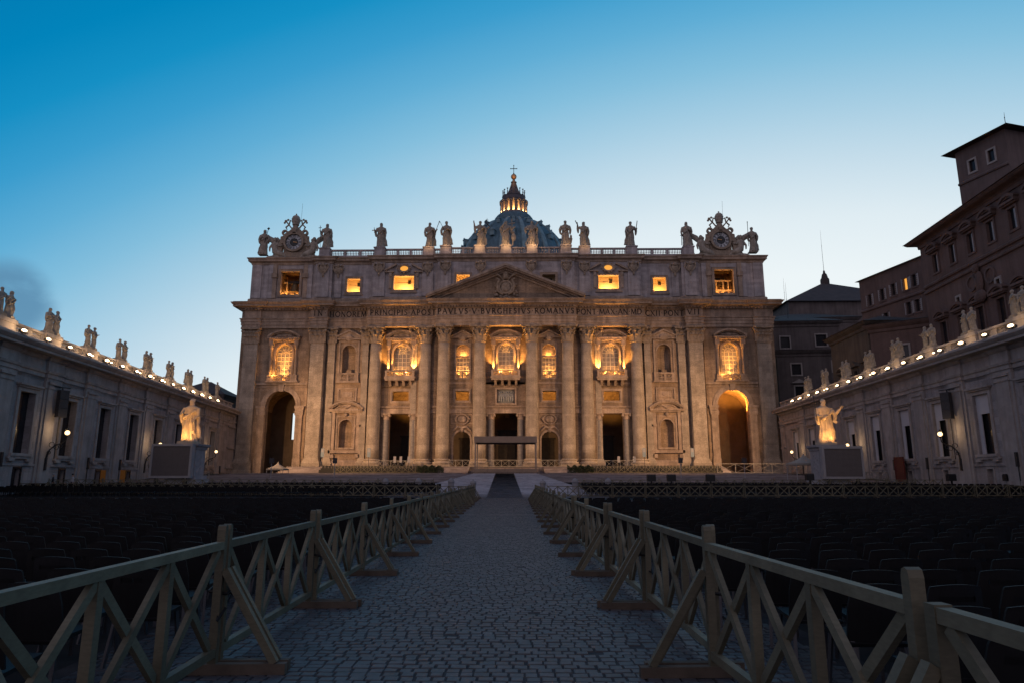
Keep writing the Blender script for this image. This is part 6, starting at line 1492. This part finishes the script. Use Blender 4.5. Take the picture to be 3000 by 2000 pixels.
lowc.prismx([(-.20, .42), (-.297, .84), (-.279, .84), (-.18, .42)], -.21, .21); lowc.prismx([(-.2, .40), (.2, .43), (.22, .41), (-.2, .37)], -.21, .21)
for a in (-.2, .2): lowc.box(a-.015, a+.015, -.24, -.21, 0, .4)
vs = []; fs = []
for x, y, rz, side, r, k in far:
    o = len(vs); c, s_ = cos(rz), sin(rz); vs += [(x+c*a-s_*b, y+s_*a+c*b, z+gz(y)) for a, b, z in lowc.v]; fs += [tuple(o+i for i in f) for f in lowc.f]
me = bpy.data.meshes.new('distant_chairs'); me.from_pydata(vs, [], fs); me.materials.append(M['chair']); me.update()
o = obj('distant_chairs', me); o['kind'] = 'stuff'; o['label'] = 'mass of dark plastic chairs filling both halves of the square'
# dark seating block on the two terraces
for xa, xb, lab in ((-37, -15.5, 'black blocks of stacked seating on the left terrace behind barriers'), (9.5, 36, 'black blocks of stacked seating on the right terrace behind barriers')):
    o = thing('seating_stand', lab, 'seating', (xa, 125.5, 2.72)); w = xb-xa
    for k in range(2): MB().box(0, w, k*1.1, k*1.1+.9, 0, .75+.3*k).build('bench', 'black', o)
    m = MB()
    for k in range(int(w/.6)): m.box(k*.6+.05, k*.6+.52, 1.8, 1.9, .5, 1.5)
    m.build('backrest', 'black', o)

# ================================================================ altar canopy, fences, tents, signs
cx = -3.05; o = thing('canopy', 'flat grey altar canopy on thin legs before the middle door', 'canopy', (cx, 124, 2.72))
m = MB(); m.box(-5.65, 5.65, -.05, 6.0, 6.45, 6.6); m.prismx([(0, 5.5), (-.25, 6.6), (-.1, 6.62), (.15, 5.5)], -5.65, 5.65)
for s in (-1, 1): m.box(s*5.5-.1, s*5.5+.1, .2, 5.9, 5.5, 6.45)
m.box(-5.4, 5.4, 5.8, 5.95, 5.5, 6.45); m.build('roof', 'canopy', o)
for s in (-1, 1):
    for y in (.3, 5.6): MB().box(s*5.45-.12, s*5.45+.12, y-.12, y+.12, .3, 5.5).build('leg', 'canopy', o)
m = MB(); m.box(-6.0, 6.0, -.6, 7, 0, .35); m.box(-5.6, 5.6, -.3, 7, .35, .85); m.build('platform', 'canopy', o)
for k in range(4):
    x0 = cx-6.1+k*3.06; t = thing('crowd_barrier', '%s grey metal crowd barrier from the left before the altar canopy' % ordn(k+1), 'barrier', (x0, 121.5, 2.72), RB_.uniform(-.04, .04), 'metal crowd barriers before the canopy')
    m = MB()
    for a, b in (((0, 0, .15), (0, 0, 1.15)), ((2.9, 0, .15), (2.9, 0, 1.15)), ((0, 0, 1.15), (2.9, 0, 1.15)), ((0, 0, .22), (2.9, 0, .22))): m.tube([a, b], .03, 6)
    m.build('frame', 'iron', t); m = MB()
    for i in range(1, 20): m.tube([(2.9*i/20, 0, .22), (2.9*i/20, 0, 1.15)], .014, 4)
    m.build('bars', 'iron', t)
    for x in (.4, 2.5): MB().box(x-.04, x+.04, -.3, .3, 0, .15).build('foot', 'iron', t)
def tent(x, y, w, h, ht, lab):
    o = thing('tent', lab, 'tent', (x, y, gz(y))); n = 8; m = MB(); rows = 7; vs = []; fs = []
    for j in range(rows):
        t = j/(rows-1); r = w*(1-t)**1.7+.03; 
        for i in range(20):
            a = 2*pi*(i+.5)/20; q = 1/max(abs(cos(a)), abs(sin(a))); q = 1+(q-1)*(1-t); vs.append((r*q*cos(a), r*q*sin(a), h+(ht-h)*t))
    for j in range(rows-1):
        for i in range(20): fs.append((j*20+i, j*20+(i+1) % 20, (j+1)*20+(i+1) % 20, (j+1)*20+i))
    m.add(vs, fs); m.build('canvas', 'cloth_white', o, True)
    MB().mould([(-w, -w), (w, -w), (w, w), (-w, w), (-w, -w)], [(0, h-.22), (.02, h-.22), (.02, h+.02), (0, h+.02)]).build('valance', 'cloth_white', o)
    for a in (-1, 1):
        for b in (-1, 1): MB().box(a*w*.95-.04, a*w*.95+.04, b*w*.95-.04, b*w*.95+.04, 0, h).build('leg', 'white', o)
tent(37.3, 92.5, 1.75, 2.25, 3.55, 'small peaked white tent beside the right screen')
tent(-42.0, 118.5, 1.45, .8, 2.0, 'small peaked white tent at the left end of the church steps')
def board(x, y, z, lab, m='sign_blue', w=.32, h0=1.2, h1=2.7):
    o = thing('sign_board', lab, 'sign', (x, y, z), 0, 'sign boards before the church'); MB().box(-w, w, -.04, .04, h0, h1).build('panel', m, o); MB().box(-.04, .04, -.03, .03, 0, h0).build('post', 'iron', o)
    b = MB(); b.box(-w*.7, w*.7, -.05, -.042, h0+(h1-h0)*.55, h1-.12); b.build('print', 'white', o)
    m2 = MB(); m2.box(-.3, .3, -.2, .2, 0, .06); m2.build('foot', 'iron', o)
for px_, lab in ((-39.1, 'pale blue sign board left of the large left pilaster'), (-30.0, 'pale blue sign board under the left lower niche'), (23.6, 'pale blue sign board under the right lower niche'), (32.9, 'pale blue sign board right of the right lower niche')):
    board(px_, 134.5, 4.1, lab, h0=1.9, h1=3.6)
for px_, lab in ((-25.4, 'leftmost small white notice in the left great door'), (-24.2, 'taller middle white notice in the left great door'), (-22.6, 'rightmost small white notice in the left great door'), (19.0, 'white notice at the left edge of the right great door'), (22.1, 'dim white notice in the middle of the right great door')):
    board(px_, 137.2, 4.12, lab, 'white', .26, .9, 2.1)
for x, y, lab in ((-36.4, 100, 'thin pole with small speaker box on the left steps, farther left'), (-27.2, 100, 'thin pole with small speaker box on the left steps, nearer the ramp'), (22.7, 100, 'thin pole with small speaker box on the right steps, nearer the ramp'), (31.8, 100, 'thin pole with small speaker box on the right steps, farther right')):
    o = thing('speaker_pole', lab, 'loudspeaker', (x, y, gz(y)-.2), 0, 'speaker poles on the steps'); MB().tube([(0, 0, 0), (0, 0, 2.3)], .05, 6).build('pole', 'white', o); m = MB(); m.box(-.28, .28, -.2, .2, 2.3, 3.05); m.box(-.3, .3, -.22, .2, 3.0, 3.05); m.build('speaker_box', 'speaker', o)
for x, y, lab, s in ((12.9, 70, 'black lamp box behind the right barriers, nearest the ramp', 1), (14.9, 70, 'black lamp box behind the right barriers, beside the nearest one', 1), (18.8, 70, 'black lamp box behind the right barriers, alone to the right', 1), (43.3, 71, 'black lamp box before the right wing, left one', .9), (49.1, 71, 'black lamp box before the right wing, right one', 1.2), (29.5, 72, 'low black lamp box left of the right screen', .9)):
    o = thing('ground_floodlight', lab, 'floodlight', (x, y, gz(y)), 0, 'unlit black lamp boxes'); m = MB(); m.box(-.42*s, .42*s, -.25, .3, 1.15, 1.7*1.0); m.prismx([(-.25, 1.7), (.3, 1.7), (.15, 1.85), (-.15, 1.85)], -.42*s, .42*s); m.build('housing', 'black', o)
    MB().box(-.08, .08, -.05, .05, .1, 1.15).build('stand', 'black', o); MB().box(-.35, .35, -.25, .25, 0, .1).build('foot', 'black', o)
def hedge(x0, x1, y, z, h, lab, seed):
    R = random.Random(seed); m = MB()
    for k in range(1500):
        x, yy, zz = R.uniform(x0, x1), R.uniform(-.55, .55), R.random()**.6*h*(1 if lab[0] else 1); t = (x-x0)/(x1-x0)
        zz *= .85+.15*sin(x*5); a = R.random()*pi; s = R.uniform(.06, .13); ux, uy = cos(a)*s, sin(a)*s
        m.add([(x-ux, y+yy-uy, z+zz), (x+ux, y+yy+uy, z+zz+R.uniform(-s, s)), (x+ux*.4, y+yy+uy*.4-s, z+zz+s), (x-ux, y+yy-uy-s*.5, z+zz+s*.6)], [(0, 1, 2, 3)])
    tag(m.build('hedge', 'hedge'), lab, 'hedge')
hedge(-18.6, -14.0, 122.5, 2.7, 1.5, 'row of green potted bushes left of the altar canopy', 1); hedge(7.9, 12.5, 122.5, 2.7, 1.5, 'row of green potted bushes right of the altar canopy', 2)
for x, y, lab in ((-4.55, 64.0, 'stone bollard with pointed cap at the left path end'), (1.85, 64.0, 'stone bollard with pointed cap at the right path end')):
    o = thing('bollard', lab, 'bollard', (x, y, 0)); MB().lathe([(.30, 0), (.27, .15), (.25, 1.25), (.31, 1.28), (.31, 1.36)], n=14).build('shaft', 'strip', o, False); MB().lathe([(.30, 1.36), (.22, 1.52), (.07, 1.6), (.06, 1.66), (.01, 1.7)], n=14).build('cap', 'strip', o)
for i, (x, y) in enumerate(((-7.4, 72), (-10.8, 72), (-14.2, 72), (5.4, 72), (8.8, 72))):
    o = thing('bollard', 'low domed stone bollard, %s on the %s behind the barriers' % (ordn(i+1 if i < 3 else i-2)+' from the path', 'left' if x < 0 else 'right'), 'bollard', (x, y, gz(y)), 0, 'low domed bollards'); MB().lathe([(.33, 0), (.3, .9), (.36, .95), (.36, 1.05)], n=12).build('shaft', 'strip', o); MB().lathe([(.34, 1.05), (.26, 1.25), (.1, 1.36), (.01, 1.4)], n=12).build('cap', 'strip', o)
for x, y, lab in ((-43.2, 80.0, 'left one of two yellow panels before the left wing'), (-40.9, 80.0, 'right one of two yellow panels before the left wing')):
    o = thing('yellow_panel', lab, 'panel', (x-5.5, y, gz(y))); MB().box(-.3, .3, -.04, .04, .5, 1.9).build('panel', 'yellow', o); MB().box(-.3, .3, -.2, .2, 0, .06).build('foot', 'iron', o); MB().box(-.04, .04, -.03, .03, .06, .5).build('post', 'iron', o)
RDx, RDY = 43.6, 84
o = MB().box(-1.1, 1.1, -.06, .06, 0, 3.0).box(-1.25, -1.1, -.1, .06, 0, 3.1).box(1.1, 1.25, -.1, .06, 0, 3.1).box(-1.25, 1.25, -.1, .06, 3.0, 3.15).build('red_door', 'reddoor'); o.location = (49.3, 91.5, gz(91)); o.rotation_euler = (0, 0, -pi/2-.05); tag(o, 'dark red door panel against the right wing beside the screen', 'door')

# ================================================================ two people near the left wing
def person(x, y, lab, cloth, capm, rz, seed):
    R = random.Random(seed); o = thing('person', lab, 'person', (x, y, gz(y)), rz)
    J = [((0, 0, .96), .15), ((0, 0, 1.15), .15), ((0, .01, 1.38), .17), ((0, 0, 1.50), .065), ((0, -.02, 1.60), .085), ((0, -.02, 1.70), .09),
         ((-.19, 0, 1.40), .065), ((-.25, .02, 1.15), .05), ((-.22, -.12, .93), .038), ((.19, 0, 1.40), .065), ((.25, .03, 1.15), .05), ((.22, -.08, .92), .038),
         ((-.1, 0, .88), .10), ((-.12, -.03, .50), .07), ((-.12, .02, .09), .05), ((-.13, -.14, .04), .04), ((.1, 0, .88), .10), ((.12, .03, .50), .07), ((.12, .05, .09), .05), ((.13, -.1, .04), .04),
         ((-.21, -.17, .84), .03), ((.21, -.12, .83), .03)]
    E_ = [(0, 1), (1, 2), (2, 3), (3, 4), (4, 5), (2, 6), (6, 7), (7, 8), (2, 9), (9, 10), (10, 11), (0, 12), (12, 13), (13, 14), (14, 15), (0, 16), (16, 17), (17, 18), (18, 19), (8, 20), (11, 21)]
    me = bpy.data.meshes.new('p'); me.from_pydata([j[0] for j in J], E_, []); t = bpy.data.objects.new('p', me); COL.objects.link(t)
    sk = t.modifiers.new('s', 'SKIN'); 
    for i, j in enumerate(J): me.skin_vertices[0].data[i].radius = (j[1], j[1]*(.75 if i < 3 else 1))
    me.skin_vertices[0].data[0].use_root = True
    sb = t.modifiers.new('b', 'SUBSURF'); sb.levels = 1; sb.render_levels = 1
    ev = t.evaluated_get(bpy.context.evaluated_depsgraph_get()); out = bpy.data.meshes.new_from_object(ev); bpy.data.objects.remove(t)
    out.name = 'body'; out.materials.clear()
    for mm in (cloth, 'skin', 'dark_cloth'): out.materials.append(M[mm])
    for p in out.polygons:
        c = p.center; p.material_index = 1 if (c.z > 1.5 or (abs(c.x) > .17 and c.z < 1.0 and c.z > .75)) else (2 if c.z < .95 else 0); p.use_smooth = True
    obj('body', out, o)
    h = MB(); h.ball((0, .01, 1.74), (.105, .115, .085), 12, 8)
    if capm == 'white': h.box(-.08, .08, -.2, -.07, 1.72, 1.74)
    h.build('cap' if capm == 'white' else 'hair', capm, o)
person(-49.6, 72.8, 'person in dark clothes and a white cap behind the left barriers', 'dark_cloth', 'white', 2.2, 1)
person(-47.6, 72.9, 'dark haired person in a white shirt behind the left barriers', 'light_cloth', 'hair', 2.6, 2)
